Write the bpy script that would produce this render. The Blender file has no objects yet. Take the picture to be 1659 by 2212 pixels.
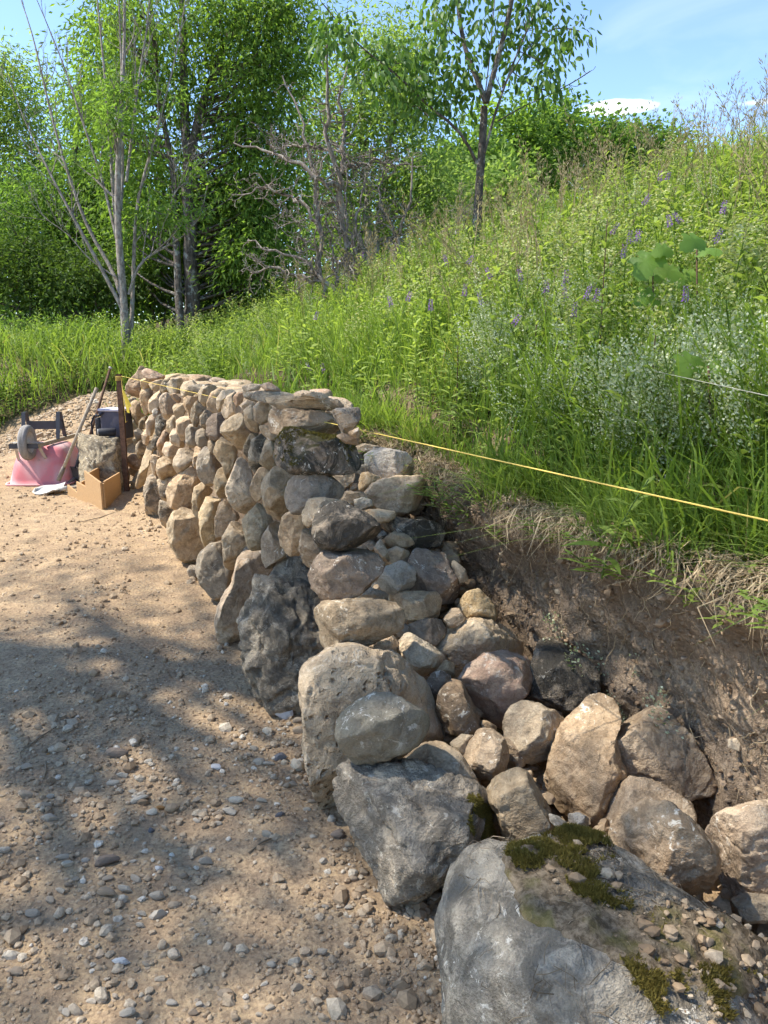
import bpy, bmesh, math, random
import numpy as np
from mathutils import Matrix, Vector

# ------------------------------------------------------------------ camera, sky, sun, exposure
FP = 1661.0; HOR = 745.0                       # focal length and horizon, in units of a 1659 x 2212 picture
PITCH = math.atan((1106 - HOR) / FP)
CAM = np.array([0.0, 0.0, 1.6])
FW = np.array([0, math.cos(PITCH), -math.sin(PITCH)])
UPV = np.array([0, math.sin(PITCH), math.cos(PITCH)])
RT = np.array([1.0, 0, 0])
scene = bpy.context.scene
col = scene.collection
cd = bpy.data.cameras.new("camera"); cam = bpy.data.objects.new("camera", cd); col.objects.link(cam)
cam.location = CAM; cam.rotation_euler = (math.radians(90) - PITCH, 0, 0)
cd.sensor_fit = 'VERTICAL'; cd.sensor_height = 36.0; cd.sensor_width = 27.0
cd.lens = 36.0 * FP / 2212.0; cd.clip_start = 0.05; cd.clip_end = 3000
scene.camera = cam

SUN_EL = math.radians(56); SUN_AZ = math.radians(-84)     # azimuth from +Y towards +X
to_sun = Vector((math.sin(SUN_AZ) * math.cos(SUN_EL), math.cos(SUN_AZ) * math.cos(SUN_EL), math.sin(SUN_EL)))
sl = bpy.data.lights.new("sun", 'SUN'); sl.energy = 3.6; sl.angle = math.radians(0.53); sl.color = (1.0, 0.95, 0.88)
so = bpy.data.objects.new("sun", sl); col.objects.link(so)
so.rotation_euler = (-to_sun).to_track_quat('-Z', 'Y').to_euler(); so.location = (-20, 10, 40)

world = bpy.data.worlds.new("World"); scene.world = world; world.use_nodes = True
def build_world():
    nt = world.node_tree; N = nt.nodes; L = nt.links; N.clear()
    out = N.new('ShaderNodeOutputWorld'); bg = N.new('ShaderNodeBackground'); bg.inputs[1].default_value = 0.135
    sky = N.new('ShaderNodeTexSky'); sky.sky_type = 'NISHITA'; sky.sun_disc = False
    sky.sun_elevation = SUN_EL; sky.sun_rotation = SUN_AZ
    sky.air_density = 1.0; sky.dust_density = 0.1; sky.ozone_density = 2.6; sky.altitude = 2000
    tc = N.new('ShaderNodeTexCoord'); sep = N.new('ShaderNodeSeparateXYZ'); L.new(tc.outputs['Generated'], sep.inputs[0])
    # a low bank of cumulus over the hill and thin wisps, set by direction in the sky
    nz = N.new('ShaderNodeTexNoise'); nz.inputs['Scale'].default_value = 9; nz.inputs['Detail'].default_value = 7; nz.inputs['Roughness'].default_value = .6; L.new(tc.outputs['Generated'], nz.inputs[0])
    nw = N.new('ShaderNodeTexNoise'); nw.inputs['Scale'].default_value = 2.2; nw.inputs['Detail'].default_value = 6; nw.inputs['Distortion'].default_value = 1.2
    mp = N.new('ShaderNodeMapping'); mp.inputs['Scale'].default_value = (1, 1, 5); mp.inputs['Location'].default_value = (.4, .2, .1); L.new(tc.outputs['Generated'], mp.inputs[0]); L.new(mp.outputs[0], nw.inputs[0])
    def mth(op, a, b=0.0, clamp=False):
        x = N.new('ShaderNodeMath'); x.operation = op; x.use_clamp = clamp
        for v, k in ((a, 0), (b, 1)):
            if isinstance(v, (int, float)): x.inputs[k].default_value = v
            else: L.new(v, x.inputs[k])
        return x.outputs[0]
    tot = None
    for cx, cz, ax, az in ((.27, .258, .045, .007), (.45, .25, .06, .006), (-.55, .10, .3, .03), (1.2, .2, .3, .03), (-1.6, .25, .3, .04), (2.6, .22, .4, .03)):
        az_ = mth('ARCTAN2', sep.outputs[0], sep.outputs[1])
        u = mth('DIVIDE', mth('SUBTRACT', az_, cx), ax); w = mth('DIVIDE', mth('SUBTRACT', sep.outputs[2], cz), az)
        m = mth('SUBTRACT', 1.0, mth('ADD', mth('MULTIPLY', u, u), mth('MULTIPLY', w, w))); m = mth('ADD', m, mth('MULTIPLY', mth('SUBTRACT', nz.outputs[0], .5), 4.0)); m = mth('MULTIPLY', m, 1.6, True)
        tot = m if tot is None else mth('MAXIMUM', tot, m)
    wis = mth('MULTIPLY', mth('SUBTRACT', nw.outputs[0], .6, True), .7, True); tot = mth('MAXIMUM', mth('MULTIPLY', tot, .9), wis)
    mix = N.new('ShaderNodeMix'); mix.data_type = 'RGBA'; mix.inputs[7].default_value = (5.4, 5.6, 5.9, 1)
    L.new(tot, mix.inputs[0]); L.new(sky.outputs[0], mix.inputs[6])
    L.new(mix.outputs[2], bg.inputs[0]); L.new(bg.outputs[0], out.inputs[0])
build_world()
scene.view_settings.view_transform = 'Standard'; scene.view_settings.look = 'None'
scene.view_settings.exposure = 1.4; scene.view_settings.gamma = 1.0; scene.view_settings.use_curve_mapping = False
scene.render.engine = 'CYCLES'
cy = scene.cycles
cy.max_bounces = 4; cy.diffuse_bounces = 3; cy.glossy_bounces = 1; cy.transmission_bounces = 3; cy.transparent_max_bounces = 4
cy.caustics_reflective = False; cy.caustics_refractive = False; cy.use_denoising = True
cy.use_adaptive_sampling = True; cy.adaptive_threshold = 0.035

# ------------------------------------------------------------------ picture <-> place
def ray(x, y): return FW + RT * ((x - 829.5) / FP) + UPV * ((1106 - y) / FP)
def at(x, y, depth): return CAM + ray(x, y) * depth
def at_z(x, y, z):
    r = ray(x, y); return CAM + r * ((z - 1.6) / r[2])
def px_of(P):
    v = np.asarray(P) - CAM; z = v @ FW
    return 829.5 + FP * (v @ RT) / z, 1106 - FP * (v @ UPV) / z, z
W0 = np.array([.143, 1.852]); WD = np.array([-.4077, .9131]); WR = np.array([.9131, .4077])   # wall foot, along, into the bank
def wpt(s, n, z): q = W0 + WD * s + WR * n; return np.array([q[0], q[1], z])
def face_hit(x, y, n0=0.0, b=.12):
    r = ray(x, y); a = r[:2] @ WR - b * r[2]; c = (CAM[:2] - W0) @ WR - n0 - b * CAM[2]
    return CAM + r * (-c / a)

# ------------------------------------------------------------------ noise
def _h(i, j, k, seed):
    n = (i * 374761393 + j * 668265263 + k * 2147483647 + seed * 144665) & 0xFFFFFFFF
    n = ((n ^ (n >> 13)) * 1274126177) & 0xFFFFFFFF
    n = ((n ^ (n >> 15)) * 2246822519) & 0xFFFFFFFF
    return ((n ^ (n >> 16)) & 0xFFFFFF) / 16777215.0
def vnoise(P, seed=0):
    P = np.asarray(P, float); i = np.floor(P).astype(np.int64); f = P - i; f = f * f * f * (f * (f * 6 - 15) + 10)
    r = 0
    for a in (0, 1):
        for b in (0, 1):
            for c in (0, 1):
                w = (f[..., 0] if a else 1 - f[..., 0]) * (f[..., 1] if b else 1 - f[..., 1]) * (f[..., 2] if c else 1 - f[..., 2])
                r = r + w * _h(i[..., 0] + a, i[..., 1] + b, i[..., 2] + c, seed)
    return r * 2 - 1
def fbm(P, seed=0, octv=4, lac=2.03, gain=.5):
    P = np.asarray(P, float); a = 1.0; t = 0; tot = 0
    for o in range(octv):
        t = t + a * vnoise(P + o * 17.3, seed + o * 31); tot += a; a *= gain; P = P * lac
    return t / tot
def xyz(x, y, z=0.0): return np.stack([x, y, np.zeros_like(x) + z], -1)
def sst(a, b, x): t = np.clip((x - a) / (b - a), 0, 1); return t * t * (3 - 2 * t)

# ------------------------------------------------------------------ mesh helpers
def mesh_of(name, V, F, smooth=True, var=None):
    me = bpy.data.meshes.new(name); V = np.asarray(V, np.float32).reshape(-1, 3)
    if not isinstance(F, (list, tuple)): F = [F]
    F = [np.asarray(f, np.int32) for f in F if len(f)]
    me.vertices.add(len(V)); me.vertices.foreach_set('co', V.ravel())
    li = np.concatenate([f.ravel() for f in F]); sizes = np.concatenate([np.full(len(f), f.shape[1], np.int32) for f in F])
    me.loops.add(len(li)); me.loops.foreach_set('vertex_index', li)
    me.polygons.add(len(sizes)); me.polygons.foreach_set('loop_start', np.concatenate([[0], np.cumsum(sizes)[:-1]]).astype(np.int32))
    me.polygons.foreach_set('use_smooth', np.full(len(sizes), smooth, bool))
    if var is not None:
        a = me.attributes.new('var', 'FLOAT', 'POINT'); a.data.foreach_set('value', np.asarray(var, np.float32))
    me.update(calc_edges=True)
    return me
def obj(name, me, mat=None, parent=None, label=None, cat=None, group=None, kind=None, loc=None):
    o = bpy.data.objects.new(name, me); col.objects.link(o)
    if mat is not None and me is not None and not len(me.materials): me.materials.append(mat)
    if parent is not None: o.parent = parent
    if loc is not None: o.location = loc
    if label: o['label'] = label
    if cat: o['category'] = cat
    if group: o['group'] = group
    if kind: o['kind'] = kind
    return o
def thing(name, label, cat, loc=(0, 0, 0), group=None):
    o = bpy.data.objects.new(name, None); col.objects.link(o); o.location = loc; o.empty_display_size = .1
    o['label'] = label; o['category'] = cat
    if group: o['group'] = group
    return o
class Acc:
    """collects vertices and faces of one mesh"""
    def __init__(s): s.V = []; s.F3 = []; s.F4 = []; s.var = []; s.n = 0
    def add(s, V, F, var=0.5):
        V = np.asarray(V, float).reshape(-1, 3); F = np.asarray(F, int)
        if len(F): (s.F3 if F.shape[1] == 3 else s.F4).append(F + s.n)
        s.V.append(V); s.var.append(np.zeros(len(V)) + var); s.n += len(V)
    def mesh(s, name, smooth=True):
        F = []
        if s.F3: F.append(np.concatenate(s.F3))
        if s.F4: F.append(np.concatenate(s.F4))
        return mesh_of(name, np.concatenate(s.V), F, smooth, np.concatenate(s.var))
    def box(s, c, size, M=None, var=.5, taper=1.0):
        x, y, z = np.array(size) / 2
        V = np.array([[-x, -y, -z], [x, -y, -z], [x, y, -z], [-x, y, -z], [-x * taper, -y * taper, z], [x * taper, -y * taper, z], [x * taper, y * taper, z], [-x * taper, y * taper, z]])
        if M is not None: V = V @ np.array(M).T
        s.add(V + np.array(c), [[0, 3, 2, 1], [4, 5, 6, 7], [0, 1, 5, 4], [1, 2, 6, 5], [2, 3, 7, 6], [3, 0, 4, 7]], var)
    def tube(s, pts, rad, k=6, var=.5, cap=True):
        pts = np.asarray(pts, float); n = len(pts); rad = np.zeros(n) + rad
        T = np.gradient(pts, axis=0); T /= np.linalg.norm(T, axis=1)[:, None] + 1e-9
        a = np.cross(T, [0.31, 0.2, 0.93]); bad = np.linalg.norm(a, axis=1) < .05
        a[bad] = np.cross(T[bad], [1, 0, 0]); a /= np.linalg.norm(a, axis=1)[:, None]; b = np.cross(T, a)
        th = np.arange(k) * 2 * math.pi / k
        V = pts[:, None] + rad[:, None, None] * (np.cos(th)[None, :, None] * a[:, None] + np.sin(th)[None, :, None] * b[:, None])
        i = np.arange(n - 1)[:, None] * k; j = np.arange(k)[None]; jn = (j + 1) % k
        F = np.stack([i + j, i + jn, i + k + jn, i + k + j], -1).reshape(-1, 4)
        s.add(V.reshape(-1, 3), F, var)
        if cap:
            base = s.n - n * k
            for st, rev in ((0, 1), ((n - 1) * k, 0)):
                ids = [base + st + q for q in range(k)]
                if rev: ids = ids[::-1]
                s.F3.append(np.array([[ids[0], ids[q], ids[q + 1]] for q in range(1, k - 1)]))
def prism(poly, axis_u, axis_v, axis_w, thick, origin):
    """flat polygon (list of u,v) given thickness along w"""
    P = np.array(poly, float); n = len(P)
    A = origin + P[:, :1] * axis_u + P[:, 1:] * axis_v
    B = A + np.asarray(axis_w) * thick
    bm = bmesh.new(); va = [bm.verts.new(p) for p in A]; vb = [bm.verts.new(p) for p in B]
    bm.faces.new(va[::-1]); bm.faces.new(vb)
    for i in range(n): bm.faces.new((va[i], va[(i + 1) % n], vb[(i + 1) % n], vb[i]))
    bmesh.ops.recalc_face_normals(bm, faces=bm.faces)
    return bm
def bm_mesh(name, bm, bevel=0.0, smooth=False):
    if bevel: bmesh.ops.bevel(bm, geom=bm.edges[:], offset=bevel, segments=2, affect='EDGES', profile=.6)
    me = bpy.data.meshes.new(name); bm.to_mesh(me); bm.free()
    for p in me.polygons: p.use_smooth = smooth
    return me

# ------------------------------------------------------------------ materials
def newmat(name):
    m = bpy.data.materials.new(name); m.use_nodes = True; nt = m.node_tree; nt.nodes.clear(); return m, nt.nodes, nt.links
class G:
    """small node-graph helper"""
    def __init__(s, name): s.m, s.N, s.L = newmat(name)
    def n(s, t, **kw):
        x = s.N.new(t)
        for k, v in kw.items():
            if k in ('op',): x.operation = v
            else: setattr(x, k, v)
        return x
    def coord(s, which='Object'):
        return s.n('ShaderNodeTexCoord').outputs[which]
    def noise(s, vec, scale, detail=4, rough=.55, dist=0.0):
        x = s.n('ShaderNodeTexNoise'); x.inputs['Scale'].default_value = scale; x.inputs['Detail'].default_value = detail
        x.inputs['Roughness'].default_value = rough; x.inputs['Distortion'].default_value = dist
        s.L.new(vec, x.inputs['Vector']); return x.outputs[0]
    def voro(s, vec, scale, feat='F1', out=0):
        x = s.n('ShaderNodeTexVoronoi'); x.feature = feat; x.inputs['Scale'].default_value = scale; s.L.new(vec, x.inputs['Vector']); return x.outputs[out]
    def ramp(s, f, stops):
        x = s.n('ShaderNodeValToRGB'); e = x.color_ramp.elements
        while len(e) < len(stops): e.new(.5)
        for q, (p, c) in zip(e, stops):
            q.position = p; q.color = (c if hasattr(c, '__len__') else (c, c, c)) + (() if hasattr(c, '__len__') and len(c) == 4 else (1,))
        s.L.new(f, x.inputs[0]); return x.outputs[0]
    def mix(s, f, a, b, blend='MIX'):
        x = s.n('ShaderNodeMix'); x.data_type = 'RGBA'; x.blend_type = blend
        for v, i in ((f, 0), (a, 6), (b, 7)):
            if isinstance(v, (int, float)): x.inputs[i].default_value = v
            elif isinstance(v, tuple): x.inputs[i].default_value = v + (1,)
            else: s.L.new(v, x.inputs[i])
        return x.outputs[2]
    def math(s, op, a, b=0.0):
        x = s.n('ShaderNodeMath', op=op)
        for v, i in ((a, 0), (b, 1)):
            if isinstance(v, (int, float)): x.inputs[i].default_value = v
            else: s.L.new(v, x.inputs[i])
        return x.outputs[0]
    def vadd(s, a, b):
        x = s.n('ShaderNodeVectorMath', op='ADD'); s.L.new(a, x.inputs[0]); s.L.new(b, x.inputs[1]); return x.outputs[0]
    def bump(s, h, strength=.5, dist=.01, normal=None):
        x = s.n('ShaderNodeBump'); x.inputs['Strength'].default_value = strength; x.inputs['Distance'].default_value = dist
        s.L.new(h, x.inputs['Height'])
        if normal is not None: s.L.new(normal, x.inputs['Normal'])
        return x.outputs[0]
    def attr(s, name='var'):
        x = s.n('ShaderNodeAttribute'); x.attribute_name = name; return x.outputs['Fac']
    def rand(s): return s.n('ShaderNodeObjectInfo').outputs['Random']
    def hsv(s, c, h=.5, sa=1.0, v=1.0):
        x = s.n('ShaderNodeHueSaturation')
        for val, i in ((h, 'Hue'), (sa, 'Saturation'), (v, 'Value')):
            if isinstance(val, (int, float)): x.inputs[i].default_value = val
            else: s.L.new(val, x.inputs[i])
        s.L.new(c, x.inputs['Color']); return x.outputs[0]
    def finish(s, color, rough=.85, normal=None, spec=.25, metal=0.0, trans=None, tcol=None):
        p = s.n('ShaderNodeBsdfPrincipled'); out = s.n('ShaderNodeOutputMaterial')
        if isinstance(color, tuple): p.inputs['Base Color'].default_value = color + (1,)
        else: s.L.new(color, p.inputs['Base Color'])
        if isinstance(rough, (int, float)): p.inputs['Roughness'].default_value = rough
        else: s.L.new(rough, p.inputs['Roughness'])
        p.inputs['Specular IOR Level'].default_value = spec; p.inputs['Metallic'].default_value = metal
        if normal is not None: s.L.new(normal, p.inputs['Normal'])
        if trans:
            t = s.n('ShaderNodeBsdfTranslucent'); mx = s.n('ShaderNodeMixShader'); mx.inputs[0].default_value = trans
            tc = tcol if tcol is not None else color
            if isinstance(tc, tuple): t.inputs[0].default_value = tc + (1,)
            else: s.L.new(tc, t.inputs[0])
            s.L.new(p.outputs[0], mx.inputs[1]); s.L.new(t.outputs[0], mx.inputs[2]); s.L.new(mx.outputs[0], out.inputs[0])
        else: s.L.new(p.outputs[0], out.inputs[0])
        return s.m

def stone_mat(name, c1, c2, dust=(.46, .37, .27), dustamt=.35, fleck=.35, dark=None, darkamt=.0, pits=0.0, bump=.6, fcol=(.66, .63, .57), grain=.25, moss=0.0):
    g = G(name); oi = g.n('ShaderNodeObjectInfo'); sc = g.n('ShaderNodeVectorMath', op='SCALE'); 
    cmb = g.n('ShaderNodeCombineXYZ'); 
    for i, k in enumerate((37.0, 91.0, 53.0)): g.L.new(g.math('MULTIPLY', oi.outputs['Random'], k), cmb.inputs[i])
    v = g.vadd(g.coord('Object'), cmb.outputs[0])
    big = g.noise(v, 5, 2, .6, .6); mid = g.noise(v, 24, 4, .7); fine = g.noise(v, 150, 3, .7)
    base = g.mix(g.ramp(big, [(.36, 0), (.64, 1)]), c1, c2)
    base = g.mix(g.math('MULTIPLY', g.ramp(mid, [(.44, 0), (.58, 1)]), min(1, dustamt * 1.7)), base, dust)
    st = g.noise(v, 11, 4, .7, .5); base = g.mix(g.math('MULTIPLY', g.ramp(st, [(.38, 1), (.5, 0)]), .62), base, tuple(x * .55 for x in c2))
    if dark is not None:
        dn = g.noise(v, 9, 5, .72, .8)
        base = g.mix(g.ramp(dn, [(.5 - darkamt * .35, 0), (.62 - darkamt * .35, 1)]), base, dark)
    base = g.mix(g.math('MULTIPLY', g.ramp(fine, [(.35, 1), (.6, 0)]), grain), base, (.07, .055, .04))
    fl = g.noise(v, 20, 4, .78, 1.0); fl2 = g.noise(v, 4.5, 0, .5)
    flm = g.math('MULTIPLY', g.ramp(fl, [(.575, 0), (.63, 1)]), g.ramp(fl2, [(.42, .05), (.60, 1)]))
    base = g.mix(g.math('MULTIPLY', flm, min(1, fleck * 1.3)), base, fcol)
    if moss:
        gm = g.n('ShaderNodeNewGeometry'); sp = g.n('ShaderNodeSeparateXYZ'); g.L.new(gm.outputs['Normal'], sp.inputs[0])
        mm = g.math('MULTIPLY', g.ramp(sp.outputs[2], [(.35, 0), (.75, 1)]), g.ramp(g.noise(v, 12, 6, .7), [(.52 - moss * .2, 0), (.6 - moss * .2, 1)]))
        base = g.mix(mm, base, (.05, .045, .016))
    val = g.math('ADD', g.math('MULTIPLY', oi.outputs['Random'], .34), .83)
    hue = g.math('ADD', g.math('MULTIPLY', g.math('FRACT', g.math('MULTIPLY', oi.outputs['Random'], 7.31)), .014), .495)
    base = g.hsv(base, hue, g.math('ADD', g.math('MULTIPLY', g.math('FRACT', g.math('MULTIPLY', oi.outputs['Random'], 3.77)), .35), .85), val)
    base = g.mix(1.0, base, (1.18, 1.10, .95), 'MULTIPLY')
    h = g.math('ADD', g.math('MULTIPLY', mid, 1.0), g.math('MULTIPLY', fine, .35))
    if pits:
        dv = g.n('ShaderNodeTexNoise'); dv.inputs['Scale'].default_value = 30; dv.inputs['Detail'].default_value = 3; g.L.new(v, dv.inputs['Vector']); ds = g.n('ShaderNodeVectorMath', op='SCALE'); ds.inputs['Scale'].default_value = .035; g.L.new(dv.outputs[1], ds.inputs[0]); vd = g.voro(g.vadd(v, ds.outputs[0]), 30); pit = g.ramp(vd, [(.10, 0), (.34, 1)]); pm = g.ramp(g.noise(v, 9, 4, .65), [(.46, 0), (.6, 1)])
        h = g.math('ADD', h, g.math('MULTIPLY', g.mix(pm, (1, 1, 1), pit), 1.6 * pits))
        base = g.mix(g.math('MULTIPLY', g.math('MULTIPLY', g.math('SUBTRACT', 1.0, pit), pm), .55 * pits), base, (.12, .085, .055))
    nrm = g.bump(h, bump, .03)
    return g.finish(base, .9, nrm, .18)

M = {}
M['tan'] = stone_mat('tan_fieldstone', (.43, .325, .215), (.335, .255, .17), dust=(.5, .40, .285), dustamt=.45, fleck=.3)
M['pale'] = stone_mat('pale_limestone', (.50, .405, .30), (.43, .335, .235), dust=(.56, .47, .36), fleck=.35, pits=.3)
M['palelichen'] = stone_mat('pale_lichen_stone', (.47, .385, .285), (.40, .32, .23), dust=(.54, .45, .345), fleck=.5, dark=(.17, .145, .115), darkamt=.12, bump=.9)
M['pitted'] = stone_mat('pitted_limestone', (.50, .415, .325), (.44, .355, .27), dust=(.55, .475, .385), fleck=.4, pits=1.0, bump=.9)
M['grey'] = stone_mat('grey_fieldstone', (.32, .275, .22), (.235, .205, .17), dust=(.40, .345, .27), dustamt=.25, fleck=.6)
M['brown'] = stone_mat('brown_fieldstone', (.25, .19, .145), (.195, .15, .118), dust=(.33, .265, .20), dustamt=.3, fleck=.7)
M['dark'] = stone_mat('dark_lichen_stone', (.31, .27, .22), (.38, .33, .265), dustamt=.2, fleck=.7, dark=(.095, .087, .074), darkamt=.3, bump=1.0)
M['basalt'] = stone_mat('dark_rough_boulder', (.37, .32, .262), (.28, .245, .203), dust=(.48, .41, .325), dustamt=.35, fleck=.3, dark=(.165, .148, .126), darkamt=.22, bump=1.0)
M['mossy'] = stone_mat('dark_mossy_stone', (.22, .175, .14), (.27, .22, .18), dustamt=.1, fleck=.9, dark=(.06, .058, .05), darkamt=.26, moss=.8, bump=1.0)
M['white'] = stone_mat('white_broken_stone', (.50, .47, .425), (.40, .36, .31), dust=(.55, .49, .41), dustamt=.2, fleck=.4, bump=.9)
M['green'] = stone_mat('greenish_stone', (.235, .225, .17), (.28, .245, .185), dust=(.31, .28, .21), dustamt=.3, fleck=.7)
M['pink'] = stone_mat('pinkish_granite', (.40, .265, .185), (.30, .215, .16), dust=(.46, .36, .265), dustamt=.35, fleck=.35)
M['lichen'] = stone_mat('grey_lichen_boulder', (.40, .355, .29), (.295, .262, .21), dust=(.48, .42, .33), dustamt=.35, fleck=.7, dark=(.15, .135, .115), darkamt=.14, bump=1.0)
M['bigboulder'] = stone_mat('pale_grey_boulder', (.38, .345, .29), (.29, .262, .215), dust=(.46, .415, .345), dustamt=.4, fleck=.8, dark=(.17, .155, .13), darkamt=.14, bump=1.0)
M['dusty'] = stone_mat('dusty_earth_brown_stone', (.325, .25, .175), (.27, .205, .145), dust=(.40, .32, .235), dustamt=.5, fleck=.6)
# ------------------------------------------------------------------ terrain
def sn_of(x, y): return (x - W0[0]) * WD[0] + (y - W0[1]) * WD[1], (x - W0[0]) * WR[0] + (y - W0[1]) * WR[1]
def terr(x, y):
    x = np.asarray(x, float); y = np.asarray(y, float)
    s, n = sn_of(x, y)
    zb = np.interp(s, [-3, 0, 1, 2, 3, 5, 7], [.92, .92, .88, .97, 1.08, 1.1, 1.1])
    w = sst(6.9, 9.5, s)
    cm = sst(1.21 * (1 - w) - 3.0 * w, 1.27 * (1 - w) + 1.6 * w, n)
    m = np.maximum(n - .95, 0)
    hill = cm * (zb * (1 - .25 * w) + .575 * 8 * (1 - np.exp(-m / 8)) + .05 * fbm(xyz(x * .9, y * .9), 5, 3) * sst(1, 2, n))
    back = 1.4 * sst(9.9, 13.4, y + .12 * x) + .012 * np.maximum(y - 15, 0)
    z = np.maximum(hill, back) + np.exp(-((x + 2.75) ** 2 + (y - 8.1) ** 2) / .25) * .05
    return z
def yard_relief(x, y):
    return .022 * fbm(xyz(x * 1.3, y * 1.3), 3, 3) + .014 * fbm(xyz(x * 5, y * 5), 9, 3) + .007 * fbm(xyz(x * 19, y * 19), 4, 3)
def veg(x, y):
    """0 bare earth .. 1 overgrown"""
    s, n = sn_of(x, y)
    e = .18 * fbm(xyz(x * 1.7, y * 1.7), 21, 3)
    a = sst(.98, 1.1, n + e * .3) * sst(9.5, 8.6, s) + sst(.2, .9, n + e) * sst(7.2, 7.9, s + e)
    b = sst(9.5, 10.1, y + .12 * x + e * 3) * (n < 1.3)
    c = sst(.6, .3, np.hypot((x + 5.0) / 1.7, (y - 11.9) / .55) + e)
    gp = np.hypot((x + 4.35) / 1.5, (y - 11.2) / 1.0) < 1.15
    return np.clip(np.maximum(a, np.where(gp, 0, np.maximum(b, c))), 0, 1)
def ground_z(x, y):
    v = veg(np.asarray(x, float), np.asarray(y, float)); return terr(x, y) + yard_relief(np.asarray(x, float), np.asarray(y, float)) * (1 - v)
def hit(px, py, lift=0.0, tmax=90):
    r = ray(px, py); t = np.geomspace(.8, tmax, 1400); P = CAM + r * t[:, None]
    k = np.nonzero(P[:, 2] < terr(P[:, 0], P[:, 1]) + lift)[0]
    return P[k[0]] if len(k) else P[-1]

def make_ground():
    g = G('bare_earth'); v = g.coord('Object')
    n1 = g.noise(v, .9, 2, .6, .5); n2 = g.noise(v, 7, 4, .65); n3 = g.noise(v, 60, 4, .75)
    c = g.mix(g.ramp(n1, [(.35, 0), (.65, 1)]), (.42, .30, .175), (.49, .36, .22))
    c = g.mix(g.ramp(n2, [(.38, .75), (.6, 0)]), c, (.30, .215, .14))
    c = g.mix(g.ramp(n3, [(.42, .65), (.56, 0)]), c, (.19, .135, .09))
    c = g.mix(g.ramp(n3, [(.6, 0), (.72, .5)]), c, (.58, .455, .31))
    cell = g.n('ShaderNodeTexVoronoi'); cell.inputs['Scale'].default_value = 38; g.L.new(v, cell.inputs['Vector'])
    peb = g.math('MULTIPLY', g.ramp(cell.outputs[0], [(.22, 1), (.34, 0)]), g.ramp(n2, [(.45, 0), (.6, .8)]))
    c = g.mix(g.math('MULTIPLY', peb, .55), c, (.42, .36, .29))
    c = g.mix(g.attr('var'), c, g.mix(g.ramp(n3, [(.4, 0), (.65, 1)]), (.045, .04, .02), (.11, .085, .045)))
    c = g.mix(1.0, c, (1.03, 1.0, .93), 'MULTIPLY')
    h = g.math('MULTIPLY', n3, .9)
    h = g.math('ADD', h, g.math('MULTIPLY', g.ramp(cell.outputs[0], [(.2, 1), (.4, 0)]), .5))
    h = g.math('ADD', h, g.math('MULTIPLY', n2, 1.2))
    mat = g.finish(c, .95, g.bump(h, .8, .012), .12); M['earth'] = mat
    xs = np.concatenate([-np.geomspace(900, 4.6, 60), np.arange(-4.5, 1.3, .032), np.geomspace(1.3, 8, 60), np.geomspace(8.4, 900, 50)])
    ys = np.concatenate([[-300, -60, -20, -8, -3, -1, 0, .4, .8], np.arange(1.0, 9.5, .032), np.linspace(9.55, 22, 110), np.geomspace(23, 1500, 50)])
    X, Y = np.meshgrid(xs, ys)
    v_ = veg(X, Y); Z = terr(X, Y) + yard_relief(X, Y) * (1 - v_)
    s, n = sn_of(X, Y); Z = np.where((n > .9) & (n < 1.02) & (s < 6.8), np.minimum(Z, Z), Z)
    nx = len(xs); i = np.arange(len(ys) - 1)[:, None] * nx; j = np.arange(nx - 1)[None]
    F = np.stack([i + j, i + j + 1, i + nx + j + 1, i + nx + j], -1).reshape(-1, 4)
    obj('ground', mesh_of('ground', np.stack([X, Y, Z], -1), F, True, v_.ravel()), mat, kind='structure')
make_ground()

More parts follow.
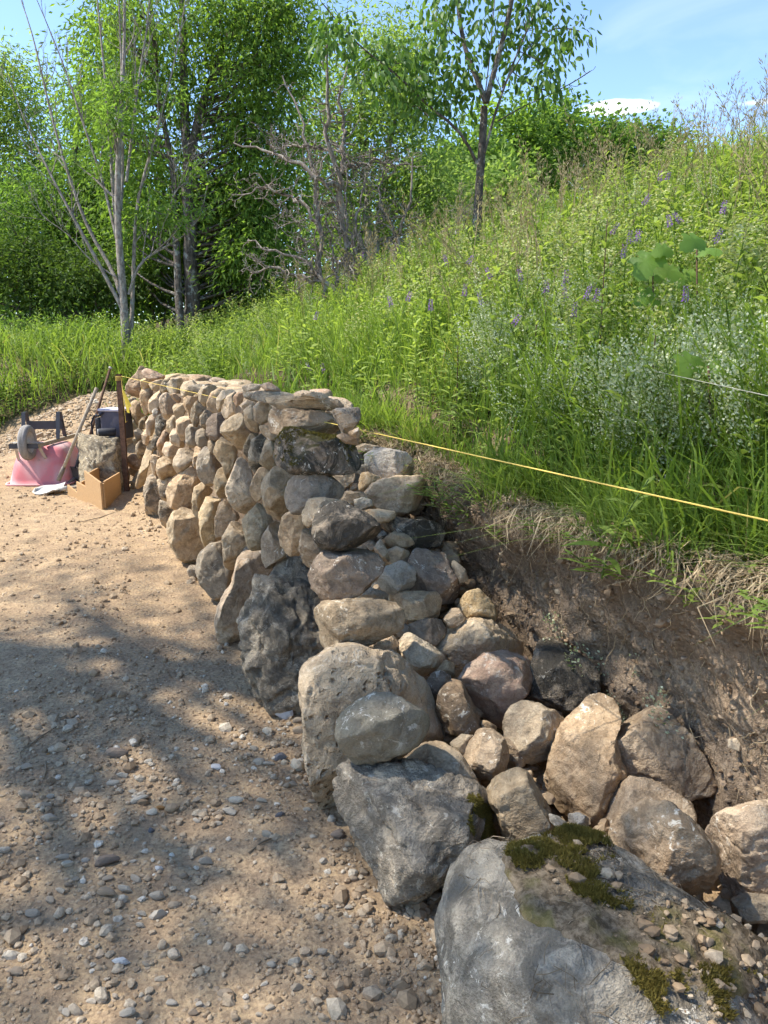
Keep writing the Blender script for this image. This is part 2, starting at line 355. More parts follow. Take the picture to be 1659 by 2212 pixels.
def make_bank():
    g = G('cut_earth'); v = g.coord('Object')
    n1 = g.noise(v, 2.2, 2, .6, .6); n2 = g.noise(v, 13, 4, .7); n3 = g.noise(v, 75, 4, .75); vo = g.voro(v, 24); 
    sp = g.n('ShaderNodeSeparateXYZ'); g.L.new(v, sp.inputs[0])
    hz = g.math('ADD', sp.outputs[2], g.math('MULTIPLY', n1, .35))
    c = g.ramp(hz, [(.45, (.46, .34, .22)), (.8, (.40, .285, .18)), (.98, (.24, .17, .105))])    # subsoil below dark topsoil
    c = g.mix(g.ramp(n2, [(.4, .6), (.58, 0)]), c, (.19, .135, .088))
    c = g.mix(g.ramp(n3, [(.42, .6), (.58, 0)]), c, (.14, .10, .065))
    c = g.mix(g.ramp(n3, [(.60, 0), (.7, .5)]), c, (.36, .28, .2))
    c = g.mix(g.math('MULTIPLY', g.ramp(vo, [(.12, 1), (.22, 0)]), .45), c, (.33, .28, .22))
    h = g.math('ADD', g.math('MULTIPLY', n3, .6), g.math('MULTIPLY', n2, 1.3)); h = g.math('ADD', h, g.math('MULTIPLY', g.ramp(vo, [(.1, 1), (.3, 0)]), .6))
    mat = g.finish(c, .95, g.bump(h, 1.0, .02), .1); M['bank'] = mat
    S = np.arange(-2.2, 3.3, .022); K = 76
    t = np.linspace(0, 1, K); V = np.zeros((len(S), K, 3)); nrm = np.zeros_like(V)
    for i, s in enumerate(S):
        zt = np.interp(s, [-3, 0, 1, 2, 3, 5], [.92, .92, .88, .97, 1.08, 1.1])
        u = np.clip(t / .72, 0, 1); w = np.clip((t - .72) / .28, 0, 1)
        n = 1.0 - .085 * u ** 2 + .03 * np.sin(u * math.pi) ** 2 + .04 * math.sin(s * 2.3) * (1 - u * .5)
        n = n - .03 * np.exp(-((u - .93) / .07) ** 2) + w ** 1.3 * .46
        q = W0 + WD * s + WR * n[:, None]
        z = -.06 + u * (zt + .05); zz = np.maximum(terr(q[:, 0], q[:, 1]), np.where(n < 1.29, zt, 0)) + .018
        z = np.where(w > 0, np.maximum(z * (1 - sst(0, .35, w)) + zz * sst(0, .35, w), 0), z)
        V[i, :, 0] = q[:, 0]; V[i, :, 1] = q[:, 1]; V[i, :, 2] = z
        k = np.cos(np.clip(w * 2, 0, 1) * math.pi / 2); nrm[i] = np.stack([-WR[0] * k, -WR[1] * k, np.sqrt(1 - k * k)], -1)
    fade = 1 - .75 * sst(.8, 1, t)[None, :, None]
    d = .075 * fbm(V * 2.6, 7, 3) + .05 * fbm(V * np.array([8, 8, 11]), 8, 3) + .03 * np.abs(fbm(V * 24, 12, 3)) + .008 * fbm(V * 70, 13, 2) - .03
    V = V + nrm * (d[..., None]) * fade
    i = np.arange(len(S) - 1)[:, None] * K; j = np.arange(K - 1)[None]
    F = np.stack([i + j, i + K + j, i + K + j + 1, i + j + 1], -1).reshape(-1, 4)
    obj('earth_bank', mesh_of('earth_bank', V, F, True), mat, label='freshly cut brown earth bank with roots behind the loose stones', cat='bank')
    return V, nrm
BANKV, BANKN = make_bank()

# ------------------------------------------------------------------ stones
_ico = {}
def ico(l):
    if l not in _ico:
        bm = bmesh.new(); bmesh.ops.create_icosphere(bm, subdivisions=l, radius=1.0)
        V = np.array([v.co[:] for v in bm.verts]); F = np.array([[v.index for v in f.verts] for f in bm.faces]); bm.free()
        _ico[l] = (V, F)
    return _ico[l]
def poly_radius(P, n=360, sig=5):
    """radius of a polygon round the origin for n directions, slightly rounded"""
    th = np.arange(n) * 2 * math.pi / n; D = np.stack([np.cos(th), np.sin(th)], -1); R = np.zeros(n)
    A = P; B = np.roll(P, -1, 0); E = B - A
    for i in range(len(P)):
        den = D[:, 0] * E[i, 1] - D[:, 1] * E[i, 0]; den = np.where(np.abs(den) < 1e-9, 1e-9, den)
        t = (A[i, 0] * E[i, 1] - A[i, 1] * E[i, 0]) / den; u = (A[i, 0] * D[:, 1] - A[i, 1] * D[:, 0]) / den
        ok = (t > 0) & (u >= -.001) & (u <= 1.001); R = np.where(ok, np.maximum(R, t), R)
    R[R <= 0] = R[R > 0].min() if (R > 0).any() else .05
    k = np.exp(-.5 * (np.arange(-15, 16) / sig) ** 2); k /= k.sum()
    return np.convolve(np.concatenate([R[-15:], R, R[:15]]), k, 'valid')
def stone_shape(P, thick, seed, facet=3, rough=1.0, lvl=4, e=.8, sig=5, zcut=True):
    rng = np.random.default_rng(seed); D, F = ico(lvl)
    a, b = rng.normal(size=2); 
    R = poly_radius(P, 360, sig); th = np.arctan2(D[:, 1], D[:, 0]) % (2 * math.pi)
    r = np.interp(th, np.arange(361) * 2 * math.pi / 360, np.append(R, R[0]))
    lat = np.sqrt(np.maximum(1 - D[:, 2] ** 2, 0)) ** e; zz = np.sign(D[:, 2]) * np.abs(D[:, 2]) ** e
    V = np.stack([r * np.cos(th) * lat, r * np.sin(th) * lat, zz * thick], -1)
    size = math.sqrt(R.mean() * max(thick, .3 * R.mean()))
    for k in range(int(facet)):
        n = rng.normal(size=3); n[2] = abs(n[2]) * (1.0 if zcut else .3) + .35; n /= np.linalg.norm(n)
        pr = V @ n; o = pr.max() * rng.uniform(.6, .86); V = V - np.maximum(pr - o, 0)[:, None] * n * .93
    off = rng.uniform(0, 99, 3); nd = V / (np.linalg.norm(V, axis=1)[:, None] + 1e-9)
    q = V / size
    d = .08 * fbm(q * 1.4 + off, seed, 3) + .052 * fbm(q * 3.7 + off, seed + 3, 3) + .028 * fbm(q * 10 + off, seed + 5, 3)
    d -= .045 * (1 - np.minimum(np.abs(fbm(q * 1.9 + off * .7, seed + 13, 2)) * 7, 1)) ** 2
    d -= .05 * np.maximum(fbm(q * 2.6 + off * 1.3, seed + 9, 2) - .25, 0) * 2
    V = V + nd * (d * size * rough)[:, None]
    return V, F
def frame_at(pc, up=None):
    z = CAM - pc; z = z / np.linalg.norm(z); x = np.cross([0, 0, 1.0], z); x /= np.linalg.norm(x); y = np.cross(z, x)
    return np.stack([x, y, z], 1)
CR = {'A': (0, 1350, 800 / 1659), 'B': (450, 1400, 800 / 1659), 'C': (950, 1450, 900 / 1659), 'D': (700, 2100, 900 / 1659),
      'E': (1150, 2300, 1000 / 1659), 'F': (2024, 2300, 1000 / 1659), 'G': (1600, 3032, 1424 / 1659), 'H': (0, 2600, 1400 / 1659), 'S': (0, 0, 1.8228), 'J': (450, 1430, 400/952), 'K': (450, 1750, 400/952)}
def conv(c, pts):
    ox, oy, k = CR[c]; return np.array([((ox + k * x) / 1.8228, (oy + k * y) / 1.8228) for x, y in pts])
def ctr(P):
    x, y = P[:, 0], P[:, 1]; x1, y1 = np.roll(x, -1), np.roll(y, -1); a = x * y1 - x1 * y; A = a.sum() / 2
    return np.array([((x + x1) * a).sum() / (6 * A), ((y + y1) * a).sum() / (6 * A)])
RS = [-2, -.6, .3, .9, 1.1, 1.5, 1.84, 2.2, 3]; RZ = [.20, .22, .27, .36, .50, .74, .93, 1.25, 1.25]
def rubble_hit(px, py):
    r = ray(px, py); t = np.linspace(1.2, 6.5, 1200); P = CAM + r * t[:, None]
    s, n = sn_of(P[:, 0], P[:, 1]); k = np.nonzero(P[:, 2] < np.interp(s, RS, RZ))[0]
    return P[k[0]] if len(k) else P[-1]
_seed = [100]
def put_stone(crop, pts, mat, where='face', facet=3, rough=1.0, thick=None, dd=0.0, e=.68, sig=3.6, lvl=None, parent=None, name='stone', label=None, group=None, cat='stone', depth=None, grow=1.12):
    _seed[0] += 1; P2 = conv(crop, pts); c = ctr(P2)
    H = face_hit(*c) if where == 'face' else (rubble_hit(*c) if where == 'rub' else None)
    dep = (H - CAM) @ FW if depth is None else depth
    ext = np.ptp(P2, axis=0) / 2 * dep / FP
    if thick is None: thick = float(np.clip(1.0 * (ext[1] * .6 + ext[0] * .4), .035, .3))
    dep = dep + thick * .55 + dd
    pc = at(c[0], c[1], dep); Rm = frame_at(pc); dist = np.linalg.norm(pc - CAM)
    L = []
    for x, y in P2:                                # outline measured in the stone's own plane, at its own distance
        r = ray(x, y); t = ((pc - CAM) @ Rm[:, 2]) / (r @ Rm[:, 2]); q = CAM + r * t - pc; L.append((q @ Rm[:, 0], q @ Rm[:, 1]))
    L = np.array(L) * grow
    if ext[0] > 2.1 * ext[1] and where == 'face': e = .5
    if lvl is None: lvl = 6 if np.ptp(P2, axis=0).max() > 190 else 5 if np.ptp(P2, axis=0).max() > 55 else 4
    V, F = stone_shape(L, thick, _seed[0], facet + 3, rough, lvl, e, sig)
    me = mesh_of(name, V, F, True)
    o = obj(name, me, M[mat], parent, label, cat if parent is None else None, group)
    m = Matrix(Rm.tolist()).to_4x4(); loc = pc - (np.array(parent.location) if parent is not None else 0)
    m.translation = loc; o.matrix_basis = m
    o['_w'] = 0; del o['_w']
    return o, Rm, pc, V, F

wall = thing('dry_stone_wall', 'dry stone retaining wall of tan rounded fieldstones, half built', 'wall', tuple(wpt(2.2, 0, 0)))
WALL = [
 # crop, outline, material, facets
 ('B', [(100,250),(120,205),(180,150),(205,95),(270,115),(290,170),(215,190),(215,260),(205,375),(150,340),(110,300)], 'pink', 5),
 ('B', [(225,130),(260,105),(330,125),(430,178),(400,205),(340,205),(290,200),(250,175)], 'pink', 3),
 ('B', [(215,200),(250,175),(330,165),(345,205),(290,250),(270,270),(225,265)], 'tan', 3),
 ('B', [(285,232),(340,205),(410,195),(385,255),(345,285),(310,278)], 'pale', 3),
 ('B', [(375,255),(400,205),(450,185),(465,240),(440,300),(395,310),(375,290)], 'palelichen', 3),
 ('B', [(430,235),(470,190),(550,190),(560,240),(520,300),(460,310),(435,280)], 'palelichen', 3),
 ('B', [(545,265),(570,215),(640,205),(690,230),(680,300),(620,335),(560,335)], 'pale', 3),
 ('B', [(600,255),(700,232),(830,238),(720,270),(690,300),(640,290)], 'grey', 2),
 ('B', [(685,300),(720,260),(800,245),(860,260),(800,310),(760,390),(740,415),(690,360)], 'tan', 3),
 ('B', [(760,380),(790,310),(850,270),(930,270),(880,300),(850,350),(840,430),(860,465),(800,455),(765,430)], 'tan', 3),
 ('B', [(840,350),(880,290),(950,280),(990,300),(920,360),(880,440),(860,460),(840,420)], 'pale', 3),
 ('B', [(885,415),(920,340),(990,300),(1000,400),(1040,440),(960,515),(900,500),(880,460)], 'pale', 3),
 ('B', [(975,340),(1010,300),(1060,310),(1045,380),(1000,415),(975,380)], 'pink', 2),
 ('B', [(1050,310),(1090,300),(1200,320),(1180,385),(1130,370),(1070,345)], 'palelichen', 3),
 ('B', [(1040,390),(1080,360),(1140,385),(1110,420),(1060,490),(1045,440)], 'tan', 3),
 ('B', [(215,310),(235,270),(280,265),(315,310),(300,380),(310,430),(270,490),(235,450),(215,380)], 'tan', 3),
 ('B', [(285,355),(330,290),(385,285),(380,380),(370,430),(330,460),(290,470),(280,410)], 'tan', 3),
 ('B', [(375,350),(410,315),(470,320),(500,360),(490,470),(430,555),(395,500),(375,420)], 'pale', 4),
 ('B', [(450,320),(500,310),(545,350),(530,385),(480,365)], 'pink', 3),
 ('B', [(475,380),(560,390),(590,440),(560,490),(520,530),(490,480)], 'tan', 3),
 ('B', [(565,355),(600,335),(680,345),(680,370),(640,420),(625,520),(600,480),(570,410)], 'tan', 3),
 ('B', [(630,440),(660,390),(690,365),(760,400),(740,450),(700,490),(690,570),(650,570),(625,510)], 'dusty', 3),
 ('B', [(700,500),(740,450),(790,450),(800,480),(760,520),(750,610),(710,570)], 'dusty', 3),
 ('B', [(760,545),(800,480),(870,475),(900,510),(880,590),(880,680),(800,685),(755,640)], 'brown', 3),
 ('B', [(885,560),(920,530),(1010,480),(1045,500),(1060,600),(1110,640),(1060,740),(1020,800),(980,720),(910,670),(880,620)], 'pale', 5),
 ('B', [(1060,460),(1110,410),(1150,400),(1140,500),(1180,560),(1190,610),(1120,620),(1075,570)], 'tan', 2),
 ('B', [(1140,420),(1190,380),(1265,390),(1280,440),(1275,540),(1200,560),(1150,520)], 'tan', 2),
 ('B', [(1185,580),(1250,570),(1330,640),(1345,690),(1270,695),(1210,640)], 'dusty', 2),
 ('B', [(1110,640),(1180,625),(1190,650),(1130,700),(1100,830),(1060,800),(1060,740)], 'palelichen', 3),
 ('B', [(1130,700),(1200,650),(1255,680),(1220,760),(1200,860),(1195,920),(1150,950),(1105,900),(1100,800)], 'dark', 2),
 ('B', [(1240,700),(1330,705),(1310,770),(1340,870),(1330,915),(1250,920),(1190,870),(1215,780)], 'dusty', 2),
 ('B', [(130,400),(170,370),(215,390),(215,460),(260,500),(230,560),(180,570),(145,500)], 'tan', 3),
 ('B', [(200,540),(230,510),(265,490),(270,560),(240,600),(205,590)], 'palelichen', 3),
 ('B', [(258,550),(290,490),(330,485),(335,560),(310,660),(265,640)], 'pale', 3),
 ('B', [(310,450),(340,430),(370,460),(340,510),(315,490)], 'white', 4),
 ('B', [(340,520),(370,480),(420,540),(410,590),(370,660),(335,630)], 'dark', 3),
 ('B', [(305,700),(330,650),(370,670),(360,730),(345,780),(310,760)], 'dark', 3),
 ('B', [(430,540),(480,490),(510,510),(505,590),(450,630),(430,600)], 'pale', 3),
 ('B', [(350,720),(400,620),(455,610),(445,690),(405,760),(400,800),(370,820)], 'pink', 3),
 ('B', [(455,650),(480,605),(520,600),(545,680),(590,740),(590,760),(520,740),(465,710)], 'pale', 3),
 ('B', [(510,530),(560,495),(620,500),(625,560),(590,600),(580,680),(545,690),(510,610)], 'pale', 3),
 ('B', [(585,610),(620,565),(700,575),(720,600),(665,620),(665,730),(620,750),(585,700)], 'grey', 3),
 ('B', [(665,630),(710,600),(750,610),(765,680),(755,745),(690,740),(665,700)], 'grey', 3),
 ('B', [(765,700),(820,690),(860,690),(825,760),(810,810),(765,750)], 'dusty', 2),
 ('B', [(815,790),(840,720),(880,680),(940,720),(990,740),(1000,790),(970,910),(950,1010),(910,990),(885,890),(840,840)], 'tan', 5),
 ('B', [(165,1080),(200,960),(265,760),(300,670),(315,780),(280,900),(265,960),(250,1040),(205,1110)], 'pale', 4),
 ('B', [(295,830),(330,790),(400,820),(360,850),(350,980),(310,950)], 'pale', 3),
 ('B', [(355,860),(430,815),(495,890),(515,960),(430,1010),(370,1000),(345,930)], 'pale', 5),
 ('B', [(395,790),(420,710),(480,710),(560,740),(570,775),(500,830),(480,850),(430,820)], 'pale', 4),
 ('B', [(490,850),(530,770),(600,760),(650,790),(650,860),(600,910),(520,960),(490,910)], 'pale', 3),
 ('B', [(640,870),(660,740),(690,740),(710,770),(690,860),(660,925)], 'tan', 3),
 ('B', [(680,880),(700,800),(750,750),(800,810),(860,880),(885,920),(830,960),(815,1010),(795,1085),(700,1000),(678,940)], 'grey', 5),
 ('B', [(815,1030),(850,940),(890,915),(930,1000),(945,1020),(925,1100),(920,1185),(860,1165),(820,1090)], 'tan', 3),
 ('B', [(920,1080),(970,960),(1000,880),(1040,845),(1080,890),(1130,1000),(1110,1100),(1160,1190),(1080,1295),(1000,1255),(940,1185)], 'pale', 4),
 ('B', [(1110,1090),(1140,1000),(1180,930),(1250,920),(1275,940),(1220,1020),(1215,1150),(1160,1185),(1125,1140)], 'tan', 3),
 ('B', [(1212,1070),(1240,1000),(1320,920),(1400,910),(1500,960),(1440,1050),(1420,1160),(1440,1260),(1350,1345),(1270,1295),(1225,1190)], 'tan', 2),
 ('B', [(245,1080),(270,1000),(330,970),(370,1040),(385,1150),(375,1280),(320,1325),(265,1295),(250,1180)], 'palelichen', 4),
 ('B', [(365,1290),(375,1180),(400,1195),(500,1245),(475,1330),(442,1440),(390,1370)], 'palelichen', 4),
 ('B', [(345,1010),(430,1005),(500,1000),(445,1080),(440,1185),(400,1195),(370,1120)], 'palelichen', 4),
 ('B', [(435,1100),(480,1020),(570,940),(650,930),(720,990),(705,1030),(650,1100),(645,1245),(530,1255),(450,1225)], 'tan', 3),
 ('B', [(640,1180),(655,1080),(730,1040),(805,1110),(745,1170),(705,1300),(690,1330),(645,1265)], 'tan', 3),
 ('B', [(440,1420),(480,1310),(560,1252),(640,1285),(690,1330),(705,1430),(765,1545),(745,1640),(700,1690),(610,1690),(530,1640),(470,1540)], 'tan', 3),
 ('B', [(700,1290),(760,1150),(820,1115),(872,1180),(850,1240),(835,1330),(832,1470),(850,1535),(750,1570),(705,1450)], 'tan', 3),
 ('B', [(832,1330),(860,1220),(920,1182),(970,1225),(1012,1330),(960,1380),(905,1470),(850,1535),(830,1440)], 'tan', 3),
 ('B', [(886,1500),(950,1370),(1030,1322),(1065,1400),(1095,1560),(1050,1640),(1000,1730),(960,1770),(905,1700)], 'tan', 3),
 ('B', [(1050,1350),(1100,1290),(1180,1218),(1262,1260),(1292,1380),(1235,1480),(1205,1560),(1130,1575),(1090,1540),(1070,1430)], 'tan', 4),
 ('B', [(1205,1510),(1250,1420),(1320,1350),(1372,1400),(1350,1500),(1400,1600),(1390,1680),(1270,1770),(1215,1660)], 'dusty', 3),
 ('C', [(275,1200),(300,1090),(370,1042),(440,1060),(462,1130),(440,1200),(430,1300),(430,1360),(340,1345),(288,1270)], 'tan', 4),
 ('C', [(428,1260),(460,1148),(510,1160),(540,1240),(605,1290),(560,1370),(520,1460),(450,1405),(428,1330)], 'tan', 3),
 ('C', [(450,1050),(500,950),(600,945),(720,968),(800,1010),(640,1030),(560,1080),(500,1155),(455,1110)], 'pale', 3),
 ('C', [(333,900),(350,830),(410,770),(500,748),(620,788),(695,840),(714,900),(690,958),(560,960),(470,1000),(440,1055),(380,1042),(340,980)], 'grey', 3),
 ('C', [(185,230),(220,202),(420,195),(640,222),(718,280),(722,306),(480,295),(400,312),(330,312),(285,290)], 'dusty', 4),
 ('C', [(212,400),(222,300),(400,305),(600,330),(645,340),(702,420),(706,492),(640,498),(500,472),(340,458),(250,482),(218,450)], 'dusty', 4),
 ('C', [(80,215),(110,170),(200,162),(350,182),(365,205),(220,210),(190,240),(110,228)], 'grey', 3),
 ('C', [(370,178),(450,162),(580,178),(645,222),(500,210),(400,200)], 'pale', 2),
 ('C', [(0,135),(80,113),(150,122),(120,160),(20,168)], 'pale', 3), ('C', [(130,122),(200,103),(250,132),(290,165),(180,162)], 'pink', 3),
 ('C', [(650,330),(700,300),(850,288),(857,370),(800,442),(730,472),(700,400)], 'palelichen', 4),
 ('C', [(640,232),(700,225),(742,270),(735,300),(690,265)], 'palelichen', 2),
 ('C', [(690,492),(740,474),(795,490),(855,520),(845,556),(760,545)], 'dusty', 3), ('C', [(770,470),(850,430),(858,510),(800,490)], 'tan', 2),
 ('C', [(225,630),(270,530),(330,452),(420,452),(560,500),(700,510),(780,550),(842,640),(850,710),(780,758),(640,758),(420,757),(320,722),(250,672)], 'mossy', 4),
 ('C', [(530,1130),(560,1040),(650,983),(750,983),(900,1058),(982,1130),(994,1210),(930,1272),(800,1298),(680,1308),(590,1292),(540,1240)], 'dark', 3),
 ('D', [(965,310),(1010,210),(1080,118),(1160,98),(1350,112),(1460,178),(1478,260),(1400,345),(1270,455),(1200,508),(1100,482),(1000,402)], 'brown', 3),
 ('D', [(993,650),(1010,560),(1060,508),(1180,498),(1450,488),(1560,528),(1618,630),(1592,712),(1450,762),(1320,852),(1150,852),(1070,912),(1008,872)], 'dusty', 5),
 ('D', [(135,210),(180,130),(250,88),(330,85),(342,140),(338,220),(392,262),(372,380),(332,492),(250,462),(170,372),(140,280)], 'grey', 3),
 ('D', [(283,620),(310,500),(400,350),(440,190),(520,108),(602,120),(622,240),(682,292),(605,350),(562,440),(552,520),(492,620),(482,780),(430,822),(310,762)], 'tan', 3),
 ('D', [(478,800),(500,650),(560,450),(620,340),(720,260),(780,152),(880,158),(922,230),(972,270),(1012,380),(1082,480),(1035,540),(1005,690),(1005,860),(1050,920),(970,1020),(960,1100),(960,1290),(740,1272),(640,1192),(560,1062),(500,982)], 'basalt', 4),
 ('A', [(1010,560),(1040,470),(1100,450),(1115,490),(1080,600),(1030,620)], 'palelichen', 3),
 ('A', [(1095,720),(1130,700),(1168,730),(1150,780),(1110,790)], 'grey', 4), ('A', [(1088,785),(1120,760),(1152,790),(1130,852),(1100,835)], 'tan', 4),
 ('A', [(1158,750),(1190,708),(1222,740),(1212,832),(1170,822)], 'pale', 4), ('A', [(1110,840),(1150,798),(1202,830),(1182,920),(1140,962),(1112,900)], 'palelichen', 4),
 ('A', [(1035,960),(1090,888),(1162,950),(1152,1010),(1110,1038),(1050,1000)], 'pink', 4), ('A', [(1052,1030),(1100,1008),(1132,1050),(1100,1092),(1058,1072)], 'pink', 3),
 ('A', [(1062,1180),(1090,1100),(1132,1050),(1142,1130),(1100,1212),(1072,1218)], 'pale', 3),
 ('A', [(918,700),(960,640),(1040,618),(1112,650),(1132,750),(1112,850),(1040,892),(958,852)], 'pale', 2),
]
for c, pts, mt, fc in WALL:
    o, Rm, pc, V, F = put_stone(c, pts, mt, 'face', fc, 2.0 if mt == 'basalt' else 1.15 if mt in ('dark', 'mossy', 'palelichen') else 1.0, parent=wall)
    if mt == 'mossy': MOSS_C6 = (o, Rm, pc, V, F)
# stones of the wall's top course behind the visible face, and of its hidden heart
rng = np.random.default_rng(5)
for k in range(46):
    s = rng.uniform(2.35, 6.9); n = rng.uniform(.30, .78); a, b, h = rng.uniform(.12, .2), rng.uniform(.09, .16), rng.uniform(.04, .07)
    th = np.arange(9) * 2 * math.pi / 9; L = np.stack([a * np.cos(th), b * np.sin(th)], -1) * rng.uniform(.8, 1.1, (9, 1))
    V, F = stone_shape(L, h, 900 + k, 3, 1.0, 3, .6)
    o = obj('stone', mesh_of('stone', V, F), M[['pale', 'tan', 'pale', 'dusty', 'pink'][k % 5]], wall)
    m = Matrix.Rotation(rng.uniform(0, 6.28), 4, 'Z') @ Matrix.Rotation(rng.normal() * .08, 4, 'X'); m.translation = wpt(s, n, 1.245 + rng.uniform(-.02, .02)) - np.array(wall.location); o.matrix_basis = m
core = prism([(7.0, 0), (7.0, 1.17), (2.5, 1.17), (2.15, .85), (1.75, .6), (1.45, .3), (1.35, .03)], np.append(WD, 0), np.array([0, 0, 1.]), np.append(WR, 0), .5, wpt(0, .25, -.02) - np.array(wall.location))
obj('rubble_core', bm_mesh('rubble_core', core), M['bank'], wall)
